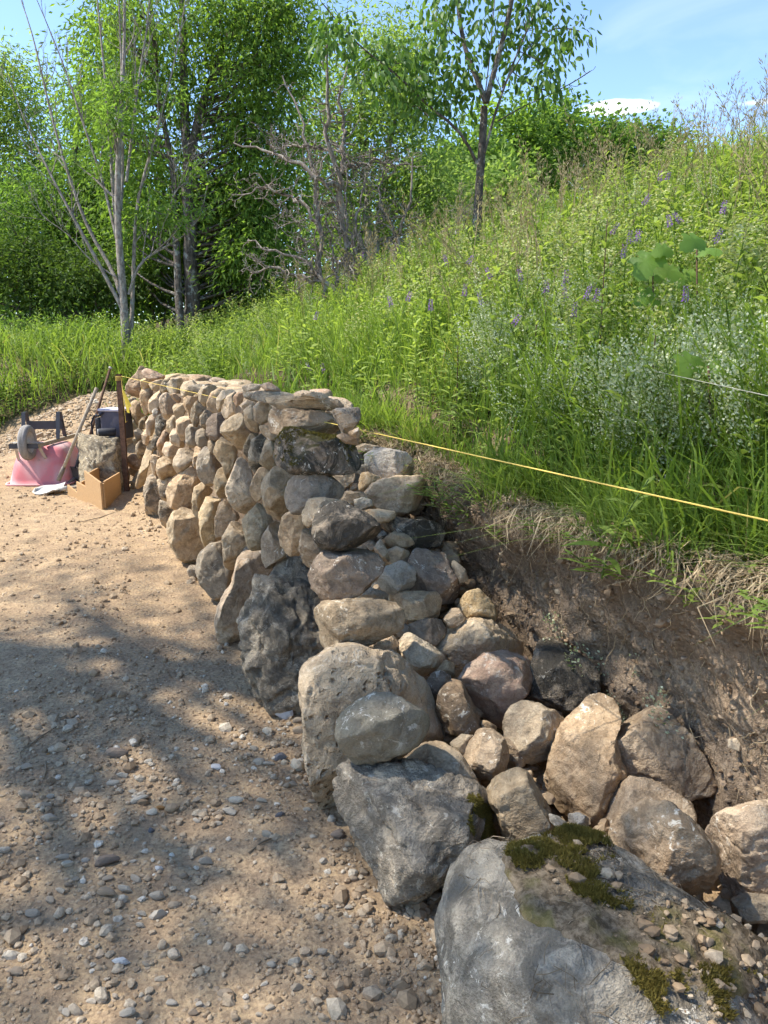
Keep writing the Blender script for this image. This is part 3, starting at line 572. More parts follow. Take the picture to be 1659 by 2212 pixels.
# ------------------------------------------------------------------ loose stones and boulders of the unfinished end
LOOSE = [
 ('E', [(85,650),(110,580),(280,440),(430,438),(500,478),(620,480),(720,560),(840,680),(900,770),(962,900),(985,1030),(900,1100),(700,1200),(500,1250),(420,1300),(380,1400),(345,1490),(250,1440),(180,1380),(130,1200),(100,900)], 'pitted', 'face', 3, 'large pale pitted limestone boulder at the wall foot, greenish stone lying on it', dict(thick=.24, rough=.8)),
 ('E', [(303,900),(400,820),(530,718),(640,728),(740,788),(875,880),(862,960),(800,1040),(700,1092),(560,1152),(420,1168),(340,1050)], 'green', 'face', 5, 'smooth greenish grey stone resting against the pale pitted boulder', dict(thick=.13, dd=-.17)),
 ('S', [(742,1752),(748,1662),(800,1638),(860,1648),(960,1686),(1030,1698),(1070,1752),(1098,1832),(1085,1850),(1010,1862),(968,1900),(952,1990),(920,2014),(868,1955),(800,1855)], 'basalt', 'face', 4, 'dark grey boulder with a yellow green moss patch on its right end', dict(thick=.2, rough=1.5)),
 ('E', [(680,1160),(760,1110),(880,1040),(960,1038),(1060,1090),(1110,1150),(1205,1312),(1060,1320),(960,1310),(780,1270)], 'dusty', 'rub', 4, 'sloping brown stone wedged behind the dark mossy boulder', {}),
 ('E', [(1113,1150),(1140,1060),(1220,963),(1300,957),(1380,1008),(1444,1130),(1412,1212),(1300,1268),(1200,1252),(1130,1202)], 'dusty', 'rub', 7, 'angular tan stone with chipped front corner in the middle of the heap', {}),
 ('E', [(1035,1040),(1110,985),(1185,990),(1150,1070),(1120,1130),(1075,1100)], 'dusty', 'rub', 2, 'small brown stone half hidden left of the angular tan stone', dict(dd=.06)),
 ('E', [(948,830),(970,720),(1040,643),(1110,643),(1170,750),(1238,880),(1232,940),(1120,988),(1020,962),(963,900)], 'brown', 'rub', 2, 'dark purple brown egg shaped stone with white flecks', {}),
 ('E', [(866,660),(920,588),(980,572),(1054,618),(1010,680),(960,770),(930,790),(888,722)], 'brown', 'rub', 2, 'small round brown stone above the dark egg shaped stone', dict(dd=.04)),
 ('E', [(1102,640),(1150,550),(1270,460),(1380,440),(1530,468),(1578,540),(1545,680),(1455,780),(1402,892),(1340,924),(1240,862),(1180,770)], 'pink', 'rub', 4, 'pinkish granite stone with a pointed lower end', dict(dd=-.04)),
 ('E', [(930,400),(1000,320),(1100,248),(1220,238),(1380,278),(1500,348),(1555,440),(1500,520),(1300,560),(1160,600),(1110,630),(1060,605),(1040,510),(1000,470)], 'pale', 'rub', 4, 'large cream coloured stone behind the pinkish granite stone', dict(dd=.05)),
 ('E', [(687,480),(708,370),(770,333),(840,368),(940,418),(1003,480),(982,550),(900,592),(800,592),(730,542)], 'pale', 'rub', 7, 'broken cream shard with a layered face left of the large cream stone', {}),
 ('E', [(925,585),(1000,498),(1052,520),(1058,600),(1000,625)], 'tan', 'rub', 2, 'small tan stone tucked under the layered cream shard', dict(dd=.03)),
 ('E', [(455,440),(530,370),(620,313),(672,348),(692,420),(672,492),(600,490),(480,458)], 'tan', 'rub', 6, 'small angular tan stone on top of the pale pitted boulder', {}),
 ('E', [(688,370),(760,270),(850,233),(960,238),(1008,290),(965,365),(920,410),(840,385),(770,350)], 'brown', 'rub', 3, 'dark brown stone with one white streak below the tan block', dict(dd=.05)),
 ('E', [(612,80),(650,53),(940,58),(968,110),(948,232),(850,238),(740,222),(630,142)], 'tan', 'rub', 6, 'squared tan block with a grey patch on its top right corner', dict(thick=.1)),
 ('E', [(436,90),(520,28),(622,53),(624,112),(560,125),(470,114)], 'grey', 'rub', 3, 'small grey brown stone left of the squared tan block', {}),
 ('E', [(992,230),(1040,163),(1090,163),(1134,230),(1090,273),(1020,278)], 'dusty', 'rub', 2, 'small tan cobble beside the roundish tan stone at the bank', {}),
 ('E', [(1092,150),(1140,58),(1220,37),(1314,140),(1330,210),(1302,254),(1230,248),(1140,212)], 'tan', 'rub', 2, 'roundish tan stone lying against the earth bank above the cream stone', {}),
 ('E', [(668,310),(700,248),(772,268),(765,332),(700,345)], 'grey', 'rub', 3, 'dark little stone between the tan shards', dict(dd=.05)),
 ('F', [(78,740),(108,600),(148,480),(158,380),(240,312),(292,358),(332,440),(442,488),(514,558),(534,650),(522,742),(442,832),(372,884),(250,842),(150,792)], 'dark', 'rub', 4, 'dark angular stone with pale lichen streaks standing against the bank', {}),
 ('F', [(-58,880),(-20,808),(60,777),(160,798),(250,848),(334,910),(290,985),(250,1080),(205,1142),(110,1158),(30,1122),(-42,1032),(-53,960)], 'dusty', 'rub', 3, 'round grey brown stone under the dark angular stone', {}),
 ('F', [(206,1330),(240,1150),(290,970),(360,888),(440,820),(480,757),(580,747),(642,798),(690,890),(650,960),(640,1060),(660,1150),(712,1250),(650,1350),(615,1500),(570,1564),(450,1533),(330,1474),(226,1424)], 'dusty', 'rub', 4, 'tall upright tan boulder with a narrow top next to the bank', dict(thick=.16)),
 ('F', [(562,1050),(600,968),(720,857),(850,807),(930,822),(1012,877),(1104,968),(1164,1060),(1234,1170),(1285,1290),(1252,1354),(1100,1378),(950,1343),(780,1273),(640,1183)], 'dusty', 'rub', 3, 'broad flat sided grey brown stone perched high against the bank', dict(dd=-.05)),
 ('F', [(586,1500),(640,1368),(740,1277),(860,1290),(1000,1340),(1120,1428),(1150,1540),(1110,1640),(900,1660),(760,1650),(650,1655),(600,1604)], 'dusty', 'rub', 2, 'brown boulder squeezed under the broad perched stone', dict(dd=.05)),
 ('G', [(938,290),(1010,218),(1130,152),(1190,162),(1290,238),(1384,340),(1404,410),(1384,512),(1330,594),(1220,624),(1130,583),(1040,512),(968,400)], 'dusty', 'rub', 3, 'big round brown boulder sitting on the mossy edge of the foreground boulder', dict(dd=-.16, thick=.17)),
 ('G', [(1386,310),(1430,238),(1500,188),(1580,167),(1659,168),(1760,220),(1810,350),(1770,500),(1659,584),(1580,589),(1480,544),(1408,440)], 'dusty', 'rub', 2, 'brown boulder cut by the right edge of the picture', dict(dd=-.10, thick=.17)),
 ('G', [(362,110),(430,28),(500,8),(570,38),(632,120),(658,200),(644,270),(580,334),(490,338),(448,270),(418,190)], 'dusty', 'rub', 3, 'brown stone with a dry twig on it right of the dark mossy boulder', {}),
 ('G', [(1495,590),(1560,567),(1700,585),(1720,690),(1560,700),(1500,650)], 'grey', 'rub', 2, 'grey stone in shadow under the right edge boulder', dict(dd=.06)),
 ('G', [(742,205),(790,198),(834,220),(832,272),(790,284),(748,262)], 'white', 'rub', 6, 'small pale grey broken rock at the top of the moss', dict(dd=.0)),
 ('G', [(655,200),(700,215),(745,248),(690,260),(662,235)], 'white', 'rub', 5, 'flat pale chip left of the small grey broken rock', {}),
 ('C', [(903,650),(930,600),(1000,588),(1190,618),(1252,680),(1258,780),(1190,792),(1040,822),(920,742)], 'white', 'rub', 6, 'jagged light grey rock on top of the stepped wall end', {}),
 ('C', [(615,780),(830,750),(805,820),(720,905),(690,845)], 'tan', 'rub', 6, 'pointed tan shard under the mossy stone', dict(dd=.05)),
 ('C', [(838,890),(870,770),(920,758),(1034,810),(1000,835),(920,902),(900,914)], 'tan', 'rub', 6, 'split tan shard below the jagged light grey rock', {}),
 ('C', [(755,722),(840,705),(918,698),(915,765),(840,765)], 'lichen', 'rub', 4, 'flat grey stone wedged beside the mossy stone', dict(dd=.06)),
 ('C', [(828,560),(900,545),(1040,580),(1010,600),(920,600),(860,620)], 'dusty', 'rub', 4, 'flat brown stone behind the jagged light grey rock', dict(dd=.1)),
 ('C', [(912,900),(960,838),(1100,797),(1290,792),(1368,840),(1354,930),(1250,1024),(1120,1058),(990,1023),(922,970)], 'tan', 'rub', 3, 'oblong tan stone lying level at the edge of the dry turf', {}),
 ('C', [(702,940),(770,893),(880,902),(915,940),(840,965),(780,994)], 'tan', 'rub', 3, 'small flat tan stone right of the grey wall stone', {}),
 ('C', [(822,960),(880,938),(942,958),(953,1022),(870,1033),(827,1012)], 'white', 'rub', 5, 'little light grey chip under the oblong tan stone', dict(dd=-.02)),
 ('C', [(888,1040),(1000,1022),(1102,1038),(1114,1080),(1070,1114),(980,1123),(908,1062)], 'pale', 'rub', 5, 'flat cream flake below the oblong tan stone', dict(dd=-.03)),
 ('C', [(985,1150),(1100,1083),(1250,1107),(1400,1117),(1474,1180),(1434,1284),(1300,1314),(1240,1294),(1200,1260),(1100,1190)], 'dark', 'rub', 5, 'long dark lichen covered stone under the dry turf', {}),
 ('C', [(1040,1240),(1110,1188),(1200,1208),(1249,1270),(1200,1298),(1080,1293)], 'dusty', 'rub', 5, 'small wedge shaped brown stone below the long dark stone', dict(dd=-.04)),
 ('C', [(968,1310),(1010,1238),(1052,1310),(1084,1380),(1050,1408),(988,1372)], 'tan', 'rub', 5, 'thin upright tan shard beside the dark round wall stone', dict(dd=-.04)),
 ('C', [(1048,1330),(1130,1298),(1222,1338),(1228,1400),(1130,1440),(1060,1404)], 'tan', 'rub', 2, 'small round tan stone above the white block', {}),
 ('C', [(978,1212),(1030,1178),(1064,1220),(1010,1244)], 'lichen', 'rub', 3, 'tiny grey chip at the right of the dark round wall stone', {}),
 ('C', [(998,1520),(1030,1458),(1160,1412),(1254,1438),(1254,1592),(1150,1644),(1018,1613)], 'white', 'rub', 7, 'bright white grey broken block beside the brown flecked boulder', dict(dd=-.05)),
 ('C', [(1228,1400),(1280,1328),(1380,1337),(1480,1357),(1514,1470),(1564,1550),(1604,1632),(1560,1690),(1400,1700),(1260,1690),(1240,1500)], 'brown', 'rub', 4, 'large purple brown stone with white specks behind the white block', dict(dd=.02)),
 ('C', [(1517,1460),(1545,1396),(1624,1460),(1644,1532),(1580,1564),(1527,1502)], 'grey', 'rub', 5, 'flat grey stone leaning on the earth bank', {}),
 ('C', [(905,1290),(960,1255),(1000,1300),(960,1340)], 'grey', 'rub', 3, 'small grey stone under the dark round wall stone', dict(dd=.03)),
 ('E', [(1240,880),(1330,930),(1330,1000),(1270,1010),(1230,960)], 'dusty', 'rub', 3, 'brown stone deep in the gap below the pinkish granite stone', dict(dd=.1)),
 ('E', [(1390,990),(1460,1060),(1530,1170),(1480,1200),(1430,1120)], 'dusty', 'rub', 3, 'brown stone sunk in the gap right of the angular tan stone', dict(dd=.1)),
 ('A', [(640,760),(700,698),(765,688),(790,760),(900,748),(962,830),(1002,900),(1024,1000),(1024,1300),(930,1290),(800,1260),(700,1200),(668,1040),(660,900)], 'lichen', None, 7, 'big grey jagged boulder behind the plywood form, bag on its top', dict(depth=8.12, thick=.30, rough=1.5, e=.78)),
 ('D', [(68,270),(90,232),(137,238),(155,300),(120,330),(85,312)], 'grey', 'face', 2, 'fist sized grey stone at the foot of the wall', dict(dd=-.05)),
]
KEEP = {}
for c, pts, mt, wh, fc, lab, kw in LOOSE:
    big = np.ptp(conv(c, pts), axis=0).max() > 120
    r = put_stone(c, pts, mt, wh, fc, name='boulder' if big else 'stone', label=lab, cat='boulder' if big else 'stone', **kw)
    KEEP[lab] = r

# the huge boulder in the foreground, shaped from above
def big_boulder():
    zt = .35
    top = [conv('G', [p])[0] for p in [(260,430),(380,375),(560,322),(800,285),(960,330),(1200,480),(1500,620),(1900,760)]]
    fr = [(1560,2560),(1300,2470),(1130,2360),(1020,2225),(962,2100),(940,1985),(955,1930)]
    P = [at_z(x, y, zt - .06)[:2] for x, y in top] + [at_z(x, y, .12)[:2] for x, y in fr]
    P = np.array(P); c = ctr(P); L = P - c
    R = poly_radius(L, 360, 6); D, F = ico(6)
    th = np.arctan2(D[:, 1], D[:, 0]) % (2 * math.pi); r = np.interp(th, np.arange(361) * 2 * math.pi / 360, np.append(R, R[0]))
    lat = np.sqrt(np.maximum(1 - D[:, 2] ** 2, 0)) ** .66; zz = np.sign(D[:, 2]) * np.abs(D[:, 2]) ** .62
    V = np.stack([r * np.cos(th) * lat, r * np.sin(th) * lat, zz * .25], -1)
    q = V * 1.0
    d = .06 * fbm(q * 2.6, 71, 3) + .022 * fbm(q * 8, 72, 4) + .008 * fbm(q * 26, 73, 3)
    nd = D.copy(); nd /= np.linalg.norm(nd, axis=1)[:, None]
    V = V + nd * d[:, None]
    V[:, 2] += -.10 * sst(-.1, .7, V[:, 0])                  # top falls a little to the right
    o = obj('boulder', mesh_of('boulder', V, F), M['bigboulder'], label='huge pale grey boulder in the foreground with moss and debris on top', cat='boulder', loc=(c[0], c[1], .14))
    return o, V + np.array([c[0], c[1], .14]), F
BIG, BIGV, BIGF = big_boulder()

# ------------------------------------------------------------------ moss and litter
def leafmat(name, c1, c2, trans=.35, rough=.5, spec=.3, c3=None, tboost=1.35):
    g = G(name); a = g.attr('var')
    st = [(0, c1), (1, c2)] if c3 is None else [(0, c1), (.85, c2), (1, c3)]
    c = g.ramp(a, st)
    t = g.mix(1.0, c, (tboost, tboost * 1.02, tboost * .55), 'MULTIPLY')
    return g.finish(c, rough, None, spec, 0, trans, t)
M['moss'] = leafmat('moss', (.085, .07, .018), (.25, .195, .045), .15, .9, .1)
M['litter'] = leafmat('dry_litter', (.10, .07, .042), (.36, .28, .18), .05, .9, .1)
def norms(V, F):
    n = np.cross(V[F[:, 1]] - V[F[:, 0]], V[F[:, 2]] - V[F[:, 0]]); a = np.linalg.norm(n, axis=1); return n / (a[:, None] + 1e-12), a / 2
def sample_surf(V, F, mask_fn, n, rng):
    nn, ar = norms(V, F); cen = V[F].mean(1); w = ar * mask_fn(cen, nn); 
    if w.sum() <= 0: return np.zeros((0, 3)), np.zeros((0, 3))
    k = rng.choice(len(F), n, p=w / w.sum()); b = rng.dirichlet((1, 1, 1), n)
    return (V[F[k]] * b[..., None]).sum(1), nn[k]
def tufts(P, N, L, w, rng, lean=.6):
    """little upright blades: one triangle each"""
    n = len(P); d = N + rng.normal(size=(n, 3)) * lean; d /= np.linalg.norm(d, axis=1)[:, None]
    s = np.cross(d, rng.normal(size=(n, 3))); s /= np.linalg.norm(s, axis=1)[:, None] + 1e-9
    L = L * rng.uniform(.6, 1.3, n); V = np.stack([P - s * w, P + s * w, P + d * L[:, None]], 1)
    return V.reshape(-1, 3), np.arange(3 * n).reshape(-1, 3)
def world_of(r): o, Rm, pc, V, F = r; return V @ Rm.T + pc
def inpoly_mask(polyD, noisy=True):
    poly = np.asarray(polyD)
    def f(cen, nn):
        v = cen - CAM; z = v @ FW; x = 829.5 + FP * (v @ RT) / z; y = 1106 - FP * (v @ UPV) / z
        ins = np.zeros(len(x), bool); j = len(poly) - 1
        for i in range(len(poly)):
            xi, yi = poly[i]; xj, yj = poly[j]
            c = ((yi > y) != (yj > y)) & (x < (xj - xi) * (y - yi) / (yj - yi + 1e-9) + xi); ins ^= c; j = i
        facing = ((CAM - cen) * nn).sum(1) > 0
        return (ins & facing) * ((fbm(cen * 14, 3, 3) > -.22) if noisy else 1.0)
    return f
rng = np.random.default_rng(11)
r = KEEP['dark grey boulder with a yellow green moss patch on its right end']
P, Nn = sample_surf(world_of(r), r[4], inpoly_mask(conv('E', [(1150,1380),(1210,1370),(1240,1420),(1290,1470),(1320,1500),(1300,1540),(1330,1640),(1270,1659),(1200,1659),(1150,1600),(1160,1480)])), 5000, rng)
V, F = tufts(P, Nn, .011, .0016, rng); o = obj('moss_patch', mesh_of('moss_patch', V - r[2], F, False, np.repeat(rng.uniform(.3, 1, len(P)), 3)), M['moss'], kind='stuff')
o.parent = r[0]; o.matrix_parent_inverse = Matrix.Identity(4); o.matrix_basis = Matrix(r[1].T.tolist()).to_4x4()
_m1 = inpoly_mask(conv('G', [(430,390),(480,370),(600,325),(760,280),(940,300),(980,420),(1050,520),(1150,600),(1330,680),(1290,740),(1200,760),(1000,660),(860,610),(720,560),(600,500),(500,440)])); _m2 = inpoly_mask(conv('G', [(1000,890),(1100,860),(1250,930),(1400,920),(1659,950),(1659,1165),(1150,1120),(1050,1010)]))
def top_moss(cen, nn): return (nn[:, 2] > .2) * np.maximum(_m1(cen, nn), _m2(cen, nn)) * np.clip(fbm(cen * 11, 30, 4) * 3 + .35, 0, 1)
_soil = inpoly_mask(conv('G', [(430,395),(470,520),(530,690),(640,735),(820,800),(1000,905),(1120,1010),(1250,1190),(1900,1190),(1900,600),(1320,640),(1000,480),(950,320),(700,300),(560,330)]), False)
g = G('mossy_soil'); v = g.coord('Object'); n = g.noise(v, 45, 4, .75); n2 = g.noise(v, 9, 3, .6)
c = g.mix(g.ramp(n, [(.4, 0), (.62, 1)]), (.10, .072, .042), (.27, .205, .13)); c = g.mix(g.ramp(n2, [(.5, 0), (.62, .6)]), c, (.13, .115, .03)); M['mossy_soil'] = g.finish(c, .95, g.bump(n, 1.0, .012), .1)
_nn, _ = norms(BIGV, BIGF); _cc = BIGV[BIGF].mean(1); _k = (_soil(_cc, _nn) > 0) & (_nn[:, 2] > .1) & (fbm(_cc * 5, 41, 2) > -.3); _f = BIGF[_k]; _u, _inv = np.unique(_f, return_inverse=True)
_vn = np.zeros_like(BIGV); np.add.at(_vn, BIGF.ravel(), np.repeat(_nn, 3, 0)); _vn /= np.linalg.norm(_vn, axis=1)[:, None]; _cnt = np.bincount(BIGF.ravel(), minlength=len(BIGV)); _ck = np.bincount(_f.ravel(), minlength=len(BIGV)); _ins = (_ck == _cnt)[_u]
_P = BIGV[_u] + _vn[_u] * np.where(_ins, .006 + .014 * np.maximum(fbm(BIGV[_u] * 30, 5, 3) + .3, 0), -.003)[:, None]
obj('soil_cover', mesh_of('soil_cover', _P - np.array(BIG.location), _inv.reshape(-1, 3)), M['mossy_soil'], BIG, kind='stuff')
P, Nn = sample_surf(BIGV, BIGF, top_moss, 24000, rng); P = P + Nn * .012; 
V, F = tufts(P, Nn, .012, .0017, rng); o = obj('moss_carpet', mesh_of('moss_carpet', V - np.array(BIG.location), F, False, np.repeat(np.clip(rng.uniform(0, 1, len(P)) * .7 + .3 * (fbm(P * 9, 4, 2) + .5), 0, 1), 3)), M['moss'], BIG, kind='stuff')
# dry needles and stalks lying on the boulder
P, Nn = sample_surf(BIGV, BIGF, lambda c, n: (n[:, 2] > .5) * (fbm(c * 5, 33, 3) > -.1) * (_m1(c, n) + .15), 420, rng)
A = Acc()
for p, n in zip(P, Nn):
    d = rng.normal(size=3); d -= n * (d @ n); d /= np.linalg.norm(d); L = rng.uniform(.015, .06); b = rng.normal(size=3) * .005
    A.tube(np.array([p - d * L / 2, p + b + n * .006, p + d * L / 2]) + n * .004, .0008 * rng.uniform(.6, 1.5), 4, rng.uniform(.0, .9), cap=False)
obj('dry_litter', A.mesh('dry_litter'), M['litter'], BIG, kind='stuff', loc=-np.array(BIG.location))
# moss on the wall's mossy stone
r = MOSS_C6; P, Nn = sample_surf(world_of(r), r[4], lambda c, n: (n[:, 2] > .35) * (fbm(c * 9, 12, 3) > -.05), 3500, rng)
V, F = tufts(P, Nn, .010, .002, rng); o = obj('moss_patch', mesh_of('moss_patch', V - r[2], F, False, np.repeat(rng.uniform(0, .6, len(P)), 3)), M['moss'], kind='stuff')
o.parent = r[0]; o.matrix_basis = Matrix(r[1].T.tolist()).to_4x4()

# ------------------------------------------------------------------ chips, pebbles, gravel
g = G('chip_stone'); v = g.vadd(g.coord('Object'), g.n('ShaderNodeObjectInfo').outputs['Location'])
c = g.ramp(g.rand(), [(0, (.30, .22, .145)), (.3, (.40, .32, .23)), (.6, (.49, .42, .325)), (.85, (.56, .49, .39)), (1, (.33, .28, .22))])
c = g.mix(g.ramp(g.noise(v, 60, 5, .7), [(.4, .45), (.6, 0)]), c, (.2, .16, .12)); c = g.mix(g.ramp(g.noise(v, 25, 4, .6), [(.5, 0), (.7, .5)]), c, (.36, .28, .2))
c = g.mix(1.0, c, (1.02, 1.0, .94), 'MULTIPLY'); M['chip'] = g.finish(c, .9, g.bump(g.noise(v, 120, 5, .7), .5, .004), .15)
def plain(name, cc, rough=.9, spec=.15, var=.25, sc=40, metal=0, bump=.3):
    g = G(name); v = g.coord('Object'); n = g.noise(v, sc, 5, .65)
    c = g.mix(g.ramp(n, [(.38, 1), (.62, 0)]), cc, tuple(x * (1 - var) for x in cc)); return g.finish(c, rough, g.bump(n, bump, .004), spec, metal)
M['chip_orange'] = plain('rusty_orange_stone', (.36, .19, .07)); M['chip_dark'] = plain('slate_grey_stone', (.13, .125, .125)); M['chip_brown'] = plain('brown_slab_stone', (.24, .185, .135)); M['chip_white'] = plain('white_chip_stone', (.58, .54, .48))
_chipm = []
def chip_mesh(k):
    rg = np.random.default_rng(4000 + k); D, F = ico(2); V = D * np.array([1, rg.uniform(.6, .95), rg.uniform(.35, .7)])
    for _ in range(9):
        n = rg.normal(size=3); n /= np.linalg.norm(n); pr = V @ n; o = pr.max() * rg.uniform(.55, .85); V = V - np.maximum(pr - o, 0)[:, None] * n
    V += .05 * fbm(V * 2.5 + k, k, 2)[:, None] * D
    return mesh_of('stone_chip', V, F, False)
for k in range(10): _chipm.append(chip_mesh(k))
CH = [(120,385,55,30),(185,330,60,30),(120,515,75,80),(225,437,25,25,'o'),(550,445,100,60,'b'),(695,480,55,35),(1010,500,60,60,'w'),(1205,480,55,70),(1255,490,25,60),(1310,465,45,100,'d'),(1390,505,105,90),(1190,420,60,50),(1290,465,50,40),(1370,570,60,40),(1105,655,80,55),(1075,705,70,80),(1020,705,40,35),(1015,750,40,40),(1220,655,50,35),(1310,720,50,50,'d'),(1280,550,45,20),(1100,530,25,20),(1045,578,30,25),(920,655,60,50),(920,735,40,40),(840,740,40,30),(750,695,50,40,'o'),(705,715,60,25),(650,660,80,40),(670,740,40,35),(705,790,35,45,'d'),(770,780,50,30),(635,830,25,35),(620,610,45,55),(530,570,70,35),(575,540,60,25),(120,650,80,40),(235,650,40,30),(215,700,60,60),(235,750,90,60),(185,845,30,45),(145,770,55,25),(75,795,40,25),(535,720,35,20),(20,890,70,60),(300,925,70,35),(315,960,60,30),(395,930,40,45),(500,940,110,70,'b'),(625,925,35,40),(740,970,55,45,'w'),(860,1000,45,60),(960,935,75,55),(355,1015,45,45),(320,1040,40,40),(285,1070,60,40),(505,1020,60,35),(630,1015,65,50),(495,1100,90,80),(590,1075,75,45),(575,1120,65,45),(735,1095,90,70),(735,1185,90,60),(665,1180,60,40),(815,1130,40,70),(905,1100,45,25),(235,1110,55,55),(145,1170,75,65),(310,1170,25,35),(660,1235,50,35),(35,1275,45,50),(570,1410,100,65,'w'),(430,1415,40,40),(80,1455,95,50),(360,1620,60,80),(430,1575,60,60),(310,1630,40,60),(590,1650,80,70),(800,1600,40,60),(1060,1550,90,85),(1375,1425,90,55),(1270,1430,55,65),(1385,1550,65,65),(1445,1500,55,50),(1505,1365,35,60),(1235,1510,40,40),(1260,1630,50,50),(1245,810,65,60),(1455,655,40,35),(1465,820,40,40),(1550,735,60,35),(1580,810,80,100,'b'),(1510,935,45,50),(1630,1150,40,60),(1650,1010,30,50),(1520,1145,35,40),(1320,262,110,60,'w'),(1400,335,90,60),(1395,290,60,50),(1270,335,40,45),(1350,300,40,40),(1430,570,40,30),(900,1640,60,60),(1160,1690,60,50),(690,1420,50,50),(750,1490,50,60),(930,1600,40,40),(1430,690,40,30),(1210,1660,40,40),(540,1560,40,45),(480,1580,40,40),(1340,580,50,30)]
CHLAB = {2: 'upright pale triangular chip at the left, beside smaller grey ones', 3: 'tiny rusty orange chip at the left above the pale triangular chip', 4: 'long brown slab half buried in the upper part of the path', 6: 'white square chip alone on smooth dirt before the wall', 9: 'slate grey slab standing on edge against the pale pitted boulder', 10: 'largest pale chip leaning on the foot of the pale pitted boulder', 14: 'blue grey pointed flake in the middle of the path', 19: 'dark grey chip nearest to the dark mossy boulder', 26: 'rusty orange chip among the grey chips mid path', 30: 'dark slate pebble below the rusty orange chip mid path', 48: 'brown flat slab beside two white chips at left', 50: 'small white chip left of the sunlit patch', 51: 'thin tan flake lying in the sunlit patch', 52: 'rounded pale stone casting a shadow in the sunlit patch', 58: 'biggest pale chip in the cluster left of the sunlit patch', 61: 'flat pale square chip below the sunlit tan flake', 62: 'flat pale diamond shaped chip below the square one', 71: 'bright white wide chip near the bottom left', 79: 'pale triangular chip near the bottom centre', 80: 'oval pale chip near the bottom beside the huge boulder', 91: 'brown clod of earth at the foot of the dark mossy boulder', 96: 'white broken chip under the dark grey base boulder'}
SPEC = {'o': ('chip_orange', 'rusty orange stone chip lying on the dirt path'), 'd': ('chip_dark', 'dark slate grey stone chip lying on the dirt path'), 'b': ('chip_brown', 'flat brown slab of stone lying on the dirt path'), 'w': ('chip_white', 'bright white broken stone chip lying on the dirt path')}
rng = np.random.default_rng(8)
def place_chip(px, py, wD, hD, code, k):
    p = at_z(px, py, 0); dep = (p - CAM) @ FW; rx = max(wD, hD * .9) * dep / FP / 2 * 1.18; me = _chipm[k % 10]
    mt, lab = SPEC.get(code, ('chip', 'pale beige broken stone chip lying on the dirt path'))
    lab = CHLAB.get(k, lab)
    if code: me = me.copy(); me.materials.clear()
    o = obj('stone_chip', me, M[mt], None, lab, 'stone chip', 'broken stone chips scattered on the path')
    o.location = (p[0], p[1], float(ground_z(p[0], p[1])) + rx * .22); o.scale = (rx, max(rx * .55, hD * dep / FP / 2 * .85), rx * rng.uniform(.65, 1.05))
    o.rotation_euler = (rng.normal() * .22, rng.normal() * .22, rng.uniform(-.5, .5) + (0 if k % 2 else math.pi)); return o
for k, q in enumerate(CH):
    (x, y), = conv('H', [(q[0], q[1])]); kk = 1400 / 1659 / 1.8228
    place_chip(x, y, q[2] * kk, q[3] * kk, q[4] if len(q) > 4 else None, k)

g = G('pebble'); v = g.coord('Object'); a = g.attr()
c = g.ramp(a, [(0, (.21, .145, .088)), (.35, (.34, .25, .16)), (.7, (.43, .335, .23)), (.92, (.52, .44, .33)), (1, (.62, .56, .46))])
c = g.mix(g.ramp(g.noise(v, 120, 4, .7), [(.4, .4), (.6, 0)]), c, (.16, .12, .085))
c = g.mix(1.0, c, (1.03, 1.0, .93), 'MULTIPLY'); M['pebble'] = g.finish(c, .92, None, .12)
def pebbles(name, P, size, rng, kind='stuff', mat='pebble', flat=.65, parent=None, label=None, cat=None, vshift=0, loc=(0, 0, 0), lvl=1):
    D, F = ico(lvl); n = len(P); m = len(D); T = []
    for k in range(24):
        V = D * np.array([1, rng.uniform(.6, 1), rng.uniform(.4, .85)])
        for _ in range(3):
            q = rng.normal(size=3); q /= np.linalg.norm(q); pr = V @ q; V = V - np.maximum(pr - pr.max() * rng.uniform(.55, .9), 0)[:, None] * q
        T.append(V + rng.normal(size=V.shape) * .07)
    T = np.array(T)[rng.integers(0, 24, n)]; an = rng.uniform(0, 6.28, n); c, s = np.cos(an)[:, None], np.sin(an)[:, None]
    V = np.stack([T[..., 0] * c - T[..., 1] * s, T[..., 0] * s + T[..., 1] * c, T[..., 2]], -1) * size[:, None, None] + P[:, None]
    Fa = (F[None] + (np.arange(n) * m)[:, None, None]).reshape(-1, 3)
    var = np.repeat(np.clip(rng.beta(2, 2.2, n) + vshift, 0, 1), m)
    return obj(name, mesh_of(name, V.reshape(-1, 3) - np.array(loc), Fa, False, var), M[mat], parent, label, cat, None, kind, loc)
def scatter_gravel():
    rng = np.random.default_rng(77); N = 90000
    rr = np.exp(rng.uniform(math.log(1.25), math.log(11), N)); th = rng.uniform(-.62, .62, N)
    x = rr * np.sin(th); y = rr * np.cos(th); s, n = sn_of(x, y)
    dens = .06 + .94 * sst(.02, .26, fbm(xyz(x * 1.6, y * 1.6), 51, 4)) * rng.uniform(.4, 1, N); dens = np.where(rr > 6, dens * .8 + .2, dens)
    ok = (rng.uniform(0, 1, N) < dens * .25) & (n < .75) & (veg(x, y) < .4) & ((n < .02) | (s < 1.0))
    x, y, rr = x[ok], y[ok], rr[ok]
    size = np.clip(.0042 * np.exp(np.abs(rng.normal(size=len(x))) * .72) * (1 + .11 * rr), .003, .034)
    z = ground_z(x, y) + size * .2
    pebbles('gravel', np.stack([x, y, z], -1), size, rng, label='small pebbles and grit strewn over the dirt path', cat='gravel')
scatter_gravel()
